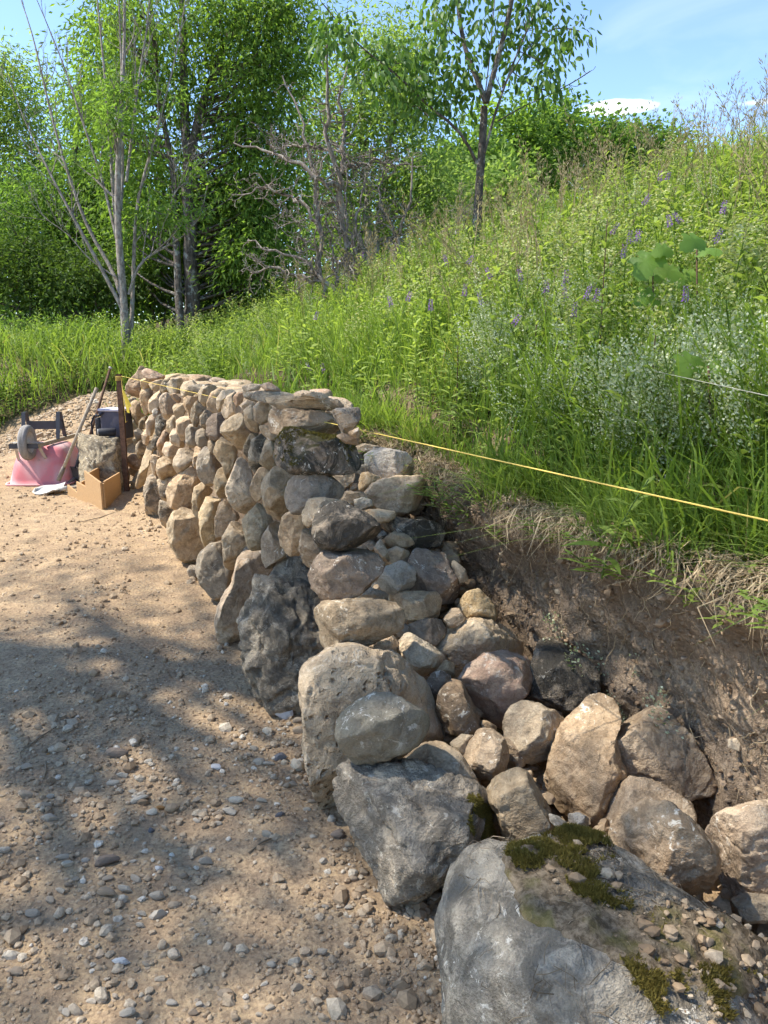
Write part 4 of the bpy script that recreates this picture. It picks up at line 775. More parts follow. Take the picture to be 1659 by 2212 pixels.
def scatter_crumbs():
    g = G('path_crumb'); a = g.attr(); M['path_crumb'] = g.finish(g.ramp(a, [(0, (.24, .165, .098)), (.6, (.40, .285, .17)), (1, (.50, .37, .24))]), .95, None, .1)
    rng = np.random.default_rng(78); N = 21000; x, y = [], []
    rr = np.exp(rng.uniform(math.log(1.25), math.log(9), N)); th = rng.uniform(-.62, .62, N); x = rr * np.sin(th); y = rr * np.cos(th); s, n = sn_of(x, y)
    ok = (n < .75) & (veg(x, y) < .4) & ((n < .02) | (s < 1.0)) & (rng.uniform(0, 1, N) < .3 + .7 * sst(-.2, .3, fbm(xyz(x * 2.3, y * 2.3), 151, 3))); x, y, rr = x[ok], y[ok], rr[ok]
    size = np.clip(.0026 * np.exp(np.abs(rng.normal(size=len(x))) * .5) * (1 + .16 * rr), .002, .016); pebbles('soil_crumbs', np.stack([x, y, ground_z(x, y) + size * .25], -1), size, rng, mat='path_crumb', label='loose crumbs of dry earth over the dirt path', cat='soil')
scatter_crumbs()
rng = np.random.default_rng(79); P = []
for px, py, m, sp in [(650, 1640, 90, .14), (690, 1650, 60, .1), (560, 1640, 60, .16), (480, 1690, 80, .18), (310, 1550, 90, .22), (250, 1720, 60, .16), (420, 1770, 70, .14), (230, 1880, 60, .14), (120, 1700, 60, .2), (620, 1570, 60, .1), (330, 1970, 50, .14), (200, 2100, 60, .15), (760, 1870, 50, .1), (880, 2000, 50, .1), (560, 2150, 40, .15), (60, 1950, 50, .2), (400, 1500, 60, .3), (150, 1420, 60, .35)]:
    c = at_z(px, py, 0); q = c[:2] + rng.normal(size=(m, 2)) * sp; P.append(np.stack([q[:, 0], q[:, 1], ground_z(q[:, 0], q[:, 1])], -1))
P = np.concatenate(P); _, nn_ = sn_of(P[:, 0], P[:, 1]); P = P[nn_ < -.02]; sz = np.clip(rng.lognormal(-4.75, .45, len(P)), .004, .026); P[:, 2] += sz * .3
pebbles('stone_chippings', P, sz, rng, vshift=.22, label='clusters of pale angular stone chippings on the path', cat='gravel', lvl=2)
# rubble and grit on top of the foreground boulder
rng = np.random.default_rng(3)
P, Nn = sample_surf(BIGV, BIGF, lambda c, n: (n[:, 2] > .4) * sst(.35, .75, c[:, 0]) * (_soil(c, n) + .02), 230, rng)
sz = np.clip(rng.lognormal(-5.0, .6, len(P)), .003, .022); P = P + Nn * .008; pebbles('grit', P + Nn * sz[:, None] * .4, sz, rng, parent=BIG, vshift=-.08, loc=tuple(-np.array(BIG.location)) if False else (0, 0, 0)).location = -np.array(BIG.location)
for k, (gx, gy, w) in enumerate([(1420,735,100),(1340,715,60),(1530,720,60),(1600,870,110),(1490,850,60),(1390,900,80),(1570,1040,60),(1450,835,50),(1640,740,60),(1540,800,50),(1300,855,30),(1245,885,35),(1350,790,40),(1650,960,60)]):
    (x, y), = conv('G', [(gx, gy)]); d_ = ray(x, y); t = np.linspace(1, 2.6, 400); Q = CAM + d_ * t[:, None]
    kk = [np.argmin(((BIGV - q) ** 2).sum(1)) for q in Q[::8]]; dd = [np.linalg.norm(BIGV[i] - q) for i, q in zip(kk, Q[::8])]; p = BIGV[kk[int(np.argmin(dd))]]
    rx = w * (1424 / 1659 / 1.8228) * 1.7 / FP / 2
    o = obj('stone_chip', _chipm[(k * 3) % 10], M['chip'], None, 'pale stone chip resting on top of the huge foreground boulder', 'stone chip', 'stone chips on the foreground boulder')
    o.location = p + np.array([0, 0, rx * .35]); o.scale = (rx, rx * .8, rx * .7); o.rotation_euler = (rng.normal() * .2, rng.normal() * .2, rng.uniform(0, 6))
# small fill stones between the loose boulders, and stones set in the cut bank
P = []; 
for k in range(900):
    s = rng.uniform(-.9, 2.0); n = rng.uniform(.15 if s < .7 else .36, .9); P.append(wpt(s, n, np.interp(s, RS, RZ) - rng.uniform(.12, .3)))
P = np.array(P); pebbles('hearting', P, np.clip(rng.lognormal(-3.5, .45, len(P)), .012, .06), rng, label='small packing stones filling the gaps between the loose boulders', cat='rubble', lvl=2)
i = rng.integers(0, BANKV.shape[0], 900); j = rng.integers(4, 54, 900); P = BANKV[i, j]; sz = np.clip(rng.lognormal(-5.0, .6, 900), .003, .035)
i = rng.integers(0, BANKV.shape[0], 5200); j = rng.integers(2, 60, 5200); Pc = BANKV[i, j] + rng.normal(size=(5200, 3)) * .008
g = G('soil_crumb'); a = g.attr(); M['crumb'] = g.finish(g.ramp(a, [(0, (.15, .10, .062)), (.6, (.30, .21, .13)), (1, (.42, .31, .21))]), .95, None, .1)
pebbles('soil_crumbs', Pc, np.clip(rng.lognormal(-5.0, .55, 5200), .002, .026), rng, mat='crumb', label='crumbs and clods of soil on the cut bank', cat='soil')
pebbles('pebbles_in_bank', P, sz, rng, label='pebbles stuck in the cut earth bank', cat='gravel')

# gravel heap and soil heap beyond the wheelbarrow
def mound(name, cx, cy, rx, ry, h, mat, label, cat, n, size, seed, vs=0.0):
    rng = np.random.default_rng(seed); K = 70; u = np.linspace(-1.25, 1.25, K); X, Y = np.meshgrid(u, u); rad = np.hypot(X, Y)
    def hf(X, Y):
        rad = np.hypot(X, Y); return h * np.clip(1 - rad, 0, 1) ** .85 * (1 + .25 * fbm(xyz(X * 2, Y * 2), seed, 3)) - .03
    x = cx + X * rx; y = cy + Y * ry; Z = terr(x, y) + hf(X, Y) + .02 * fbm(xyz(x * 8, y * 8), seed, 3); Z = np.where(rad > 1.02, terr(x, y) - .1, Z)
    i = np.arange(K - 1)[:, None] * K; j = np.arange(K - 1)[None]; F = np.stack([i + j, i + j + 1, i + K + j + 1, i + K + j], -1).reshape(-1, 4)
    t = thing(name, label, cat, (cx, cy, float(terr(cx, cy))))
    obj('heap', mesh_of('heap', np.stack([x, y, Z], -1) - np.array(t.location), F, True, np.zeros(K * K)), M[mat], t)
    a = rng.uniform(0, 6.283, n); q = np.sqrt(rng.uniform(0, 1.1, n)); X = q * np.cos(a); Y = q * np.sin(a); x = cx + X * rx; y = cy + Y * ry
    z = terr(x, y) + np.maximum(hf(X, Y), 0) + .004
    pebbles('surface_stones', np.stack([x, y, z], -1) - np.array(t.location), np.clip(rng.lognormal(math.log(size), .4, n), size * .5, size * 3), rng, parent=t, vshift=vs)
mound('gravel_heap', -4.35, 11.1, 1.45, .95, .42, 'earth', 'heap of pale gravel behind the overturned wheelbarrow', 'gravel heap', 4200, .019, 5, .12)
mound('soil_heap', -7.2, 13.2, 1.5, .8, .42, 'bank', 'low heap of dark brown soil at the left edge before the grass', 'soil heap', 500, .03, 6, -.25)
mound('grey_gravel_heap', -5.6, 10.0, .85, .6, .22, 'earth', 'low spread of grey gravel left of the wheelbarrow', 'gravel heap', 1800, .018, 9, -.05)
# ------------------------------------------------------------------ tools and gear at the far end of the wall
M['rust'] = plain('rusty_brown_steel', (.14, .075, .045), .8, .2, .5, 30); M['wood_grey'] = plain('weathered_grey_wood', (.40, .33, .24), .8, .2, .35, 26)
M['black_steel'] = plain('scuffed_black_steel', (.045, .045, .05), .5, .4, .0, 30); M['rubber'] = plain('grey_rubber_tyre', (.30, .28, .25), .85, .2, .2, 30)
M['galv'] = plain('cream_painted_steel', (.50, .46, .39), .55, .3, .25, 50); M['nylon'] = plain('black_nylon', (.035, .035, .04), .7, .25, .3, 40)
M['cooler'] = plain('purple_grey_fabric', (.105, .095, .115), .75, .2, .15, 90); M['coolertop'] = plain('pale_lilac_lid', (.52, .49, .55), .6, .25, .1, 60)
M['lime'] = plain('lime_green_webbing', (.42, .66, .08), .6, .3, .1, 60); M['ribbon'] = plain('yellow_ribbon', (.75, .55, .06), .5, .3, .1, 60)
M['twine'] = plain('yellow_twine', (.78, .56, .12), .6, .3, .15, 300); M['twine_white'] = plain('white_twine', (.3, .3, .22), .8, .1, .15, 300)
M['dusty_steel'] = plain('dusty_white_steel', (.56, .53, .48), .6, .3, .2, 25); M['worn_steel'] = plain('worn_brown_steel', (.19, .15, .115), .6, .35, .4, 25)
g = G('faded_red_paint'); v = g.coord('Object'); n = g.noise(v, 3, 2, .5, .3); n2 = g.noise(v, 22, 5, .75)
c = g.mix(g.ramp(n, [(.40, 0), (.62, 1)]), (.66, .16, .17), (.62, .45, .41)); c = g.mix(g.ramp(n2, [(.6, 0), (.68, .8)]), c, (.30, .24, .2)); c = g.mix(.25, c, (.62, .32, .30))
M['redpaint'] = g.finish(c, .6, g.bump(n2, .25, .004), .3)
g = G('plywood'); v = g.coord('Object'); mp = g.n('ShaderNodeMapping'); mp.inputs['Scale'].default_value = (2.2, 2.2, 9); g.L.new(v, mp.inputs[0])
n = g.noise(mp.outputs[0], 3.2, 4, .6, 2.2); w = g.ramp(g.math('FRACT', g.math('MULTIPLY', n, 7.0)), [(0, .9), (.5, 0), (1, .9)])
c = g.mix(w, (.52, .33, .155), (.42, .25, .115)); c = g.mix(g.ramp(g.noise(v, 90, 4, .7), [(.4, .4), (.6, 0)]), c, (.3, .18, .085)); M['ply'] = g.finish(c, .7, None, .25)

def basis(o, X, Y, Z, loc):
    m = Matrix(np.stack([X, Y, Z], 1).tolist()).to_4x4(); m.translation = loc; o.matrix_basis = m
def wheelbarrow():
    p = at(57, 933, 8.75); base = np.array([p[0], p[1], 0.0]); base[2] = float(ground_z(p[0], p[1]))
    t = thing('wheelbarrow', 'overturned wheelbarrow with faded red tray and wheel in the air', 'wheelbarrow', tuple(base))
    Y = np.array([-.076, .9971, 0]); X = np.array([.9971, .076, 0]); basis(t, X, Y, np.array([0, 0, 1.]), base)
    # tray, upside down: rim on the ground
    def ring(cx, cy, hx, hy, z, rr, k=7):
        P = []
        for qx, qy, a0 in ((1, 1, 0), (-1, 1, 90), (-1, -1, 180), (1, -1, 270)):
            for a in np.linspace(0, 90, k): 
                an = math.radians(a0 + a); P.append((cx + qx * (hx - rr) + rr * math.cos(an), cy + qy * (hy - rr) + rr * math.sin(an), z))
        return np.array(P)
    rings = [ring(.06, .50, .375, .53, .035, .14), ring(.06, .50, .375, .53, .0, .14), ring(.06, .50, .345, .50, .0, .13), ring(.06, .50, .335, .49, .05, .13), ring(.06, .48, .30, .42, .17, .13), ring(.06, .45, .25, .32, .29, .12), ring(.06, .44, .20, .27, .325, .1), ring(.06, .44, .1, .14, .33, .06)]
    rings[0][:, 2] = .012
    for q in rings[3:]: q[:, 2] *= 1.32
    n = len(rings[0]); V = np.concatenate(rings); F = []
    for a in range(1, len(rings) - 1):
        for j in range(n): F.append((a * n + j, a * n + (j + 1) % n, (a + 1) * n + (j + 1) % n, (a + 1) * n + j))
    for j in range(n): F.append((j, (j + 1) % n, n + (j + 1) % n, n + j))
    me = bpy.data.meshes.new('tray'); me.from_pydata(V.tolist(), [], F + [tuple(range((len(rings) - 1) * n, len(rings) * n))]); 
    for q in me.polygons: q.use_smooth = True
    me.update(); tr = obj('tray', me, M['redpaint'], t); tr.modifiers.new('thickness', 'SOLIDIFY').thickness = .006
    A = Acc(); A.tube(np.vstack([rings[1], rings[1][:1]]) + np.array([0, 0, .012]), .012, 8, cap=False); obj('rim', A.mesh('rim'), M['redpaint'], tr)
    # wheel
    wh = thing('wheel', 'grey ribbed wheel', 'x'); del wh['category']; wh.parent = t; wh.location = (0, 0, .50)
    k = 40; prof = [(.115, -.03), (.13, -.042), (.16, -.047), (.185, -.042), (.198, -.025), (.2, -.02), (.196, -.014), (.202, -.008), (.197, -.003), (.203, 0), (.197, .003), (.202, .008), (.196, .014), (.2, .02), (.198, .025), (.185, .042), (.16, .047), (.13, .042), (.115, .03)]
    th = np.arange(k) * 2 * math.pi / k
    def lathe(prof): 
        pr = np.array(prof); V = np.stack([np.zeros((len(pr), k)) + pr[:, 1:2], pr[:, :1] * np.cos(th), pr[:, :1] * np.sin(th)], -1); m = len(pr)
        i = np.arange(m - 1)[:, None] * k; j = np.arange(k)[None]; return V.reshape(-1, 3), np.stack([i + j, i + (j + 1) % k, i + k + (j + 1) % k, i + k + j], -1).reshape(-1, 4)
    V, F = lathe(prof); obj('tyre', mesh_of('tyre', V, F), M['rubber'], wh)
    V, F = lathe([(.118, .036), (.112, .03), (.10, .015), (.05, .012), (.028, .035), (.012, .036), (.012, -.036), (.028, -.035), (.05, -.012), (.10, -.015), (.112, -.03), (.118, -.036)]); obj('rim', mesh_of('rim', V, F), M['galv'], wh)
    A = Acc(); A.tube([(-.16, 0, .50), (.16, 0, .50)], .009, 8); obj('axle', A.mesh('axle'), M['galv'], t)
    for sx in (-1, 1):
        a = np.array([sx * .13, -.10, .47]); b = np.array([sx * .24, 1.15, .47])
        A = Acc(); d = (b - a) / np.linalg.norm(b - a); A.box((a + b) / 2, (.036, np.linalg.norm(b - a), .045), np.stack([np.cross(d, [0, 0, 1.]), d, [0, 0, 1.]], 1)); obj('handle', A.mesh('handle', False), M['wood_grey'], t)
        # leg: black flat steel bent to a narrow arch
        A = Acc(); x = sx * .2
        for q in (((x, .42, .49), (x, .50, .80)), ((x, .50, .80), (x, .57, .80)), ((x, .57, .80), (x, .68, .49))):
            p0, p1 = np.array(q[0]), np.array(q[1]); d = (p1 - p0) / np.linalg.norm(p1 - p0); A.box((p0 + p1) / 2, (.045, .008, np.linalg.norm(p1 - p0) + .006), np.stack([[1, 0, 0], np.cross(d, [1., 0, 0]), d], 1))
        obj('leg', A.mesh('leg', False), M['black_steel'], t)
        for q in (((sx * .13, -.02, .455), (sx * .16, .13, .26)), ((sx * .15, .35, .455), (sx * .17, .33, .30))):
            p0, p1 = np.array(q[0]), np.array(q[1]); d = (p1 - p0) / np.linalg.norm(p1 - p0); A = Acc(); A.box((p0 + p1) / 2, (.035, .007, np.linalg.norm(p1 - p0)), np.stack([[1, 0, 0], np.cross(d, [1., 0, 0]), d], 1)); obj('brace', A.mesh('brace', False), M['galv'], t)
    A = Acc(); A.box((0, -.125, .475), (.32, .012, .055)); obj('nose_guard', A.mesh('nose_guard', False), M['black_steel'], t)
    A = Acc(); A.box((0, .60, .64), (.42, .008, .10)); obj('cross_plate', A.mesh('cross_plate', False), M['black_steel'], t)
wheelbarrow()

def plywood_form():
    p = at_z(221, 1104, 0.0); pl = at_z(168, 1083, 0.0); pf = at_z(151, 1074, 0.0); pr = at_z(257, 1078, 0.0); z = np.array([0, 0, 1.])
    Ll = np.linalg.norm(pl - p); dl = (pl - p) / Ll; Lr = np.linalg.norm(pr - p); dr = (pr - p) / Lr; Lf = np.linalg.norm(pf - p); nl = np.cross(dl, z); nl = nl if nl[1] > 0 else -nl; nr = np.cross(dr, z); nr = nr if nr[1] > 0 else -nr
    t = thing('plywood_form', 'stepped plywood form standing on the gravel before the grey boulder', 'plywood form', tuple(p)); O = np.zeros(3); k = .62 * Ll
    bm = prism([(0, -.05), (0, .285), (k, .355), (k, .19), (Ll, .21), (Ll, -.05)], dl, z, nl, .018, O); obj('panel', bm_mesh('panel', bm, .0015), M['ply'], t)
    bm = prism([(.02, -.03), (.02, .27), (.05, .27), (.05, .285), (Lr, .285), (Lr, -.03)], dr, z, nr, .018, O + nl * .012); obj('panel', bm_mesh('panel', bm, .0015), M['ply'], t)
    bm = prism([(Ll + .005, -.05), (Ll + .005, .07), (Lf + .05, .13), (Lf + .05, -.05)], dl, z, nl, .018, O + nl * .02); obj('panel', bm_mesh('panel', bm, .0015), M['ply'], t)
    bm = prism([(0, -.05), (0, .20), (Lr, .20), (Lr, -.05)], dr, z, nr, .018, O + dl * (Ll - .03) + nl * .02); obj('panel', bm_mesh('panel', bm, .0015), M['ply'], t)
    bm = prism([(0, -.05), (0, .33), (Lr, .33), (Lr, -.05)], dr, z, nr, .018, O + dl * (k - .02) + nl * .02); obj('divider', bm_mesh('divider', bm, .0015), M['ply'], t)
    A = Acc(); o0 = O + dr * .03 - nr * .004; A.tube([o0 + z * .26, o0 + z * .06, o0 + dr * .03 + z * .06, o0 + dr * .03 + z * .24], .0035, 5); obj('wire_latch', A.mesh('wire_latch'), M['black_steel'], t)
plywood_form()

# stake with string
def stake():
    b = at_z(275, 1074, 0.0); b[2] = -.1; dep = (b - CAM) @ FW; tp = at(256.5, 808, dep - .1)
    t = thing('wooden_stake', 'tall brown stake at the wall end with yellow string tied on', 'stake', tuple(b))
    A = Acc(); d = (tp - b); L = np.linalg.norm(d); d /= L; x = np.cross([0, 1., 0], d); x /= np.linalg.norm(x); y = np.cross(d, x); Mx = np.stack([x, y, d], 1)
    A.box(d * L / 2, (.052, .04, L), Mx); me = A.mesh('post', False); obj('post', me, M['rust'], t)
    A = Acc(); 
    for k in range(4): 
        c = d * (L - .03 - k * .012); A.tube([c + x * .030 * a_ + y * .024 * b_ for a_, b_ in ((1, 1), (-1, 1), (-1, -1), (1, -1), (1, 1))], .003, 5, cap=False)
    A.tube([d * (L - .04) + x * .03 - y * .02, d * (L - .3) + x * .04 - y * .02, d * (L - .52) + x * .045 - y * .02, d * (L - .5) + x * .06 - y * .02], .003, 5)
    obj('knot', A.mesh('knot'), M['twine'], t)
    A = Acc(); q = d * (L - .17) + x * .035 - y * .022; V = [q, q + x * .012, q + x * .06 - d * .2, q + x * .085 - d * .17, q + x * .03 - d * .24, q + x * .06 - d * .25]
    V = [v + y * .004 * math.sin(i * 2) for i, v in enumerate(V)]; A.add(V, [[0, 1, 3], [0, 3, 2], [0, 2, 5], [0, 5, 4]]); ob = obj('ribbon', A.mesh('ribbon', False), M['ribbon'], t); ob.modifiers.new('thickness', 'SOLIDIFY').thickness = .001
    return tp
STK = stake()
def string(a, b, r, mat, label, sag=.004):
    t_ = np.linspace(0, 1, 60); P = a + (b - a) * t_[:, None]; P[:, 2] -= sag * 4 * t_ * (1 - t_)
    A = Acc(); A.tube(P, r, 6); obj('builders_string', A.mesh('builders_string'), M[mat], None, label, 'string', 'guide strings')
p2_ = at_z(1659, 1118, 1.285); dirn = p2_ - STK; string(STK + np.array([.02, 0, -.02]), STK + dirn * 1.25, .002, 'twine', 'taut yellow string running from the stake along the wall face')
a_ = at_z(1100, 735, 1.56) ; b_ = at_z(1500, 818, 1.51); string(b_ + (a_ - b_) * 1.35, a_ + (b_ - a_) * 1.5, .0011, 'twine_white', 'thin white string stretched in front of the weeds above the bank')

def pole_tool(name, label, lo, hi, rad, mat, cat='tool'):
    t = thing(name, label, cat, tuple(lo)); A = Acc(); A.tube([np.zeros(3), (hi - lo) * .5, hi - lo], rad, 10); obj('handle', A.mesh('handle'), M[mat], t); return t, hi - lo
def spade_blade(o, up, face, L, w, mat, name='blade', t=None):
    """curved blade hanging below o; up points to the handle"""
    up = up / np.linalg.norm(up); s = np.cross(up, face); s /= np.linalg.norm(s); f = np.cross(s, up); U = np.linspace(0, 1, 12); W = np.linspace(-1, 1, 9); V = []
    for u in U:
        hw = w / 2 * (1 if u < .55 else math.sqrt(max(0, 1 - ((u - .55) / .45) ** 2)) * .98 + .02) * (.85 + .15 * min(1, u * 4))
        for q in W: V.append(o - up * L * u + s * hw * q + f * (.035 * q * q - .03 * math.sin(u * math.pi)))
    F = [(i * 9 + j, i * 9 + j + 1, (i + 1) * 9 + j + 1, (i + 1) * 9 + j) for i in range(11) for j in range(8)]
    ob = obj(name, mesh_of(name, V, np.array(F)), M[mat], t); ob.modifiers.new('thickness', 'SOLIDIFY').thickness = .004; return ob
lo = at(127, 1036, 8.55); hi = at(209, 838, 8.4)
t, v_ = pole_tool('leaning_shovel', 'shovel with grey wooden shaft leaning on the big grey boulder', lo, lo + (hi - lo), .019, 'wood_grey')
A = Acc(); A.tube([v_ * -.01, v_ * .09, v_ * .14], [.024, .026, .022], 10); obj('socket', A.mesh('socket'), M['worn_steel'], t)
lo2 = at_z(166, 1034, 0.02); hi2 = at(239, 793, ((lo2 - CAM) @ FW) + .15)
t2, v2 = pole_tool('iron_bar', 'long dark iron bar leaning behind the cooler bag', lo2, hi2, .016, 'rust'); A = Acc(); A.tube([v2 * .985, v2 * 1.0], .022, 8); obj('cap', A.mesh('cap'), M['galv'], t2)
lo3 = at_z(158, 1040, 0.03); d3 = (lo3 - CAM) @ FW; pts = [at(165, 1012, d3 + .05), at(173, 978, d3 + .1), at(190, 960, d3 + .15), at(207, 945, d3 + .2), at(216, 939, d3 + .22)]
t3 = thing('spade', 'spade with black shaft and lime green grip propped on the boulder', 'spade', tuple(lo3))
A = Acc(); A.tube(np.array(pts) - lo3, [.024, .022, .016, .014, .013], 8); obj('shaft', A.mesh('shaft'), M['nylon'], t3)
A = Acc(); A.tube(np.array([at(174, 981, d3 + .07), at(191, 965, d3 + .12), at(206, 947, d3 + .17)]) - lo3, .016, 8); obj('grip', A.mesh('grip'), M['lime'], t3)
spade_blade(pts[0] - lo3 + np.array([0, 0, .02]), pts[0] - lo3 + np.array([.02, 0, .25]), np.array([-.6, -.8, 0]), .27, .17, 'worn_steel', t=t3)
lo4 = at_z(131, 1056, .07); t4 = thing('flat_shovel', 'shovel with dusty white blade lying on the gravel beside the plywood form', 'shovel', tuple(lo4))
spade_blade(np.zeros(3), np.array([.9, -.25, .12]), np.array([.1, -.25, 1.0]), .33, .27, 'dusty_steel', t=t4)
A = Acc(); A.tube([np.array([-.03, 0, .0]), np.array([.09, -.03, .015])], [.03, .024], 10); obj('socket', A.mesh('socket'), M['galv'], t4)
A = Acc(); A.tube([np.array([.07, -.02, .012]), np.array([.55, .08, .05]), np.array([1.05, .2, .05])], .018, 10); obj('handle', A.mesh('handle'), M['wood_grey'], t4)
lo5 = at_z(148, 1043, .03); hi5 = at_z(178, 1016, .05); t5, v5 = pole_tool('fallen_rake', 'old rake lying on the gravel behind the spade', lo5, hi5 + np.array([.2, .25, .12]), .016, 'worn_steel', 'rake')
A = Acc(); q = np.array([.16, .06, 0]); A.tube([q, q + np.array([.22, -.05, 0])], .008, 6)
for k in range(9): c = q + np.array([.22, -.05, 0]) * (k / 8); A.tube([c, c + np.array([0, -.03, .05])], .004, 5)
obj('tine_bar', A.mesh('tine_bar'), M['worn_steel'], t5)

def cooler():
    p = at(237, 950, 8.5); t = thing('cooler_bag', 'dark purple grey cooler bag with pale lid on the grey boulder', 'bag', tuple(p))
    X = np.array([.94, -.2, 0]); X /= np.linalg.norm(X); Y = np.array([-X[1], X[0], 0]); basis(t, X, Y, np.array([0, 0, 1.]), p)
    def rb(name, c, size, mat, bev, par=t):
        bm = bmesh.new(); bmesh.ops.create_cube(bm, size=1.0); bmesh.ops.scale(bm, vec=size, verts=bm.verts); bmesh.ops.translate(bm, vec=c, verts=bm.verts); return obj(name, bm_mesh(name, bm, bev, True), M[mat], par)
    rb('body', (.03, .12, .16), (.26, .24, .31), 'cooler', .018); rb('lid', (.025, .12, .325), (.29, .26, .03), 'coolertop', .012); rb('side_pocket', (-.135, .1, .12), (.07, .2, .24), 'nylon', .022); rb('lid_band', (-.09, .115, .285), (.05, .245, .05), 'cooler', .012)
    A = Acc(); A.tube([(-.15, -.02, .27), (-.185, -.04, .18), (-.17, -.05, .06), (-.13, -.05, -.05), (-.13, -.04, -.12)], .010, 6); A.tube([(-.16, .02, .27), (-.1, -.03, .26), (-.05, -.01, .30)], .011, 6); obj('strap', A.mesh('strap'), M['nylon'], t)
cooler()
def speaker():
    a = at(213, 934, 8.3); b = a + np.array([.17, .05, .0]); t = thing('portable_speaker', 'black cylinder shaped portable speaker lying before the cooler bag', 'speaker', tuple(a)); d = b - a
    A = Acc(); A.tube([d * 0, d * .06, d * .5, d * .94, d], [.034, .043, .044, .043, .034], 18); obj('body', A.mesh('body'), M['nylon'], t)
    A = Acc(); th = np.linspace(0, 6.2832, 20); u = d / np.linalg.norm(d); s = np.cross(u, [0, 0, 1.]); w = np.cross(s, u)
    A.tube([u * -.004 + .032 * (math.cos(q) * s + math.sin(q) * w) for q in th], .006, 6, cap=False); obj('end_ring', A.mesh('end_ring'), M['galv'], t)
speaker()
# a few sticks and straws lying on the path
rng = np.random.default_rng(19)
for k, (c, a, b) in enumerate([('H', (95, 440), (270, 325)), ('H', (1160, 895), (1280, 825)), ('H', (205, 565), (215, 485)), ('H', (1025, 1080), (1085, 810))][:3] + [('S', (165, 1130), (265, 1105)), ('S', (700, 1270), (688, 1300)), ('S', (610, 1222), (600, 1250))]):
    p, q = [at_z(*conv(c, [u])[0], .0) for u in (a, b)]
    if c == 'S': p, q = at_z(a[0] / 1.0, a[1] / 1.0, 0), at_z(b[0], b[1], 0)
    m = (p + q) / 2 + rng.normal(size=3) * .012; P = np.array([p, m, q]); P[:, 2] = ground_z(P[:, 0], P[:, 1]) + .006
    A = Acc(); A.tube(P - P[0], [.003, .004, .002], 6); obj('dry_stick', A.mesh('dry_stick'), M['litter'], None, 'thin dry stick lying on the dirt path', 'stick', 'dry sticks on the path', loc=P[0])
# ------------------------------------------------------------------ vegetation
M['grass'] = leafmat('meadow_grass', (.085, .15, .026), (.27, .37, .065), .45, .55, .2, (.42, .36, .15))
M['grass_lit'] = leafmat('young_grass', (.05, .105, .018), (.17, .27, .045), .42, .45, .3)
M['forb'] = leafmat('leafy_weeds', (.11, .185, .032), (.34, .42, .10), .45, .6, .2)
M['deadgrass'] = leafmat('dead_grass', (.17, .12, .07), (.50, .39, .24), .15, .9, .1)
M['seed'] = leafmat('dry_seed_heads', (.21, .165, .09), (.42, .35, .2), .25, .8, .1)
M['whitefl'] = leafmat('white_blossom', (.20, .27, .08), (.62, .64, .46), .25, .7, .1)
M['purple'] = leafmat('purple_blossom', (.14, .06, .34), (.42, .19, .60), .25, .7, .1)
M['stemred'] = plain('reddish_stem', (.12, .07, .045), .8); M['stemgreen'] = plain('green_stem', (.10, .16, .04), .7)
M['tree_dark'] = leafmat('dark_tree_leaves', (.065, .12, .024), (.20, .30, .055), .5, .6, .15, (.24, .34, .07), tboost=1.8)
M['bush_shade'] = leafmat('shade_toned_bush_leaves', (.04, .075, .016), (.13, .20, .038), .4, .6, .15)  # understorey shade is put into this darker leaf colour
M['tree_mid'] = leafmat('mid_green_leaves', (.06, .12, .025), (.175, .27, .052), .5, .6, .15, tboost=1.7)
M['tree_light'] = leafmat('pale_green_leaves', (.14, .22, .05), (.32, .41, .11), .5, .6, .15, tboost=1.6)
M['tree_cherry'] = leafmat('broad_glossy_leaves', (.045, .105, .018), (.15, .25, .045), .4, .5, .25, tboost=1.3)
M['grape'] = leafmat('vine_leaf', (.13, .24, .04), (.30, .40, .06), .45, .5, .3)
def bark(name, c1, c2, sc=30):
    g = G(name); v = g.coord('Object'); mp = g.n('ShaderNodeMapping'); mp.inputs['Scale'].default_value = (1, 1, .3); g.L.new(v, mp.inputs[0]); n = g.noise(mp.outputs[0], sc, 4, .7); n2 = g.noise(v, 9, 3, .6)
    c = g.mix(g.ramp(n, [(.38, 1), (.6, 0)]), c1, c2); c = g.mix(g.ramp(n2, [(.55, 0), (.64, .6)]), c, (.36, .36, .31)); return g.finish(c, .9, g.bump(n, .8, .02), .15)
M['bark_grey'] = bark('grey_bark', (.34, .30, .245), (.15, .125, .10)); M['bark_dark'] = bark('dark_bark', (.14, .115, .09), (.055, .045, .036)); M['bark_dead'] = bark('dead_bark', (.31, .265, .215), (.13, .105, .085))

def unit(v): return v / (np.linalg.norm(v, axis=-1, keepdims=True) + 1e-9)
def blades(P, h, w, rng, lean=.35, droop=.5, az=None):
    """grass blades, 7 vertices each"""
    n = len(P); a = rng.uniform(0, 6.283, n) if az is None else az; d = np.stack([np.cos(a), np.sin(a), np.zeros(n)], -1); s = np.stack([-np.sin(a), np.cos(a), np.zeros(n)], -1)
    tw = rng.uniform(-.8, .8, n)[:, None]; s = unit(s + d * tw)
    l = np.abs(rng.normal(size=n)) * lean; dr = np.abs(rng.normal(size=n)) * droop; V = []
    for t, ww in ((0, .8), (.4, 1.0), (.75, .7), (1.0, 0)):
        c = P + d * ((l * t + dr * t * t * t) * h)[:, None] + np.array([0, 0, 1]) * (h * (t - .38 * dr * t * t * t))[:, None]
        if ww > 0: V += [c - s * (w * ww / 2)[:, None], c + s * (w * ww / 2)[:, None]]
        else: V.append(c)
    V = np.stack(V, 1); b = (np.arange(n) * 7)[:, None]
    Q = np.concatenate([b + np.array([0, 1, 3, 2]), b + np.array([2, 3, 5, 4])]); T = b + np.array([4, 5, 6]); return V.reshape(-1, 3), [T, Q]
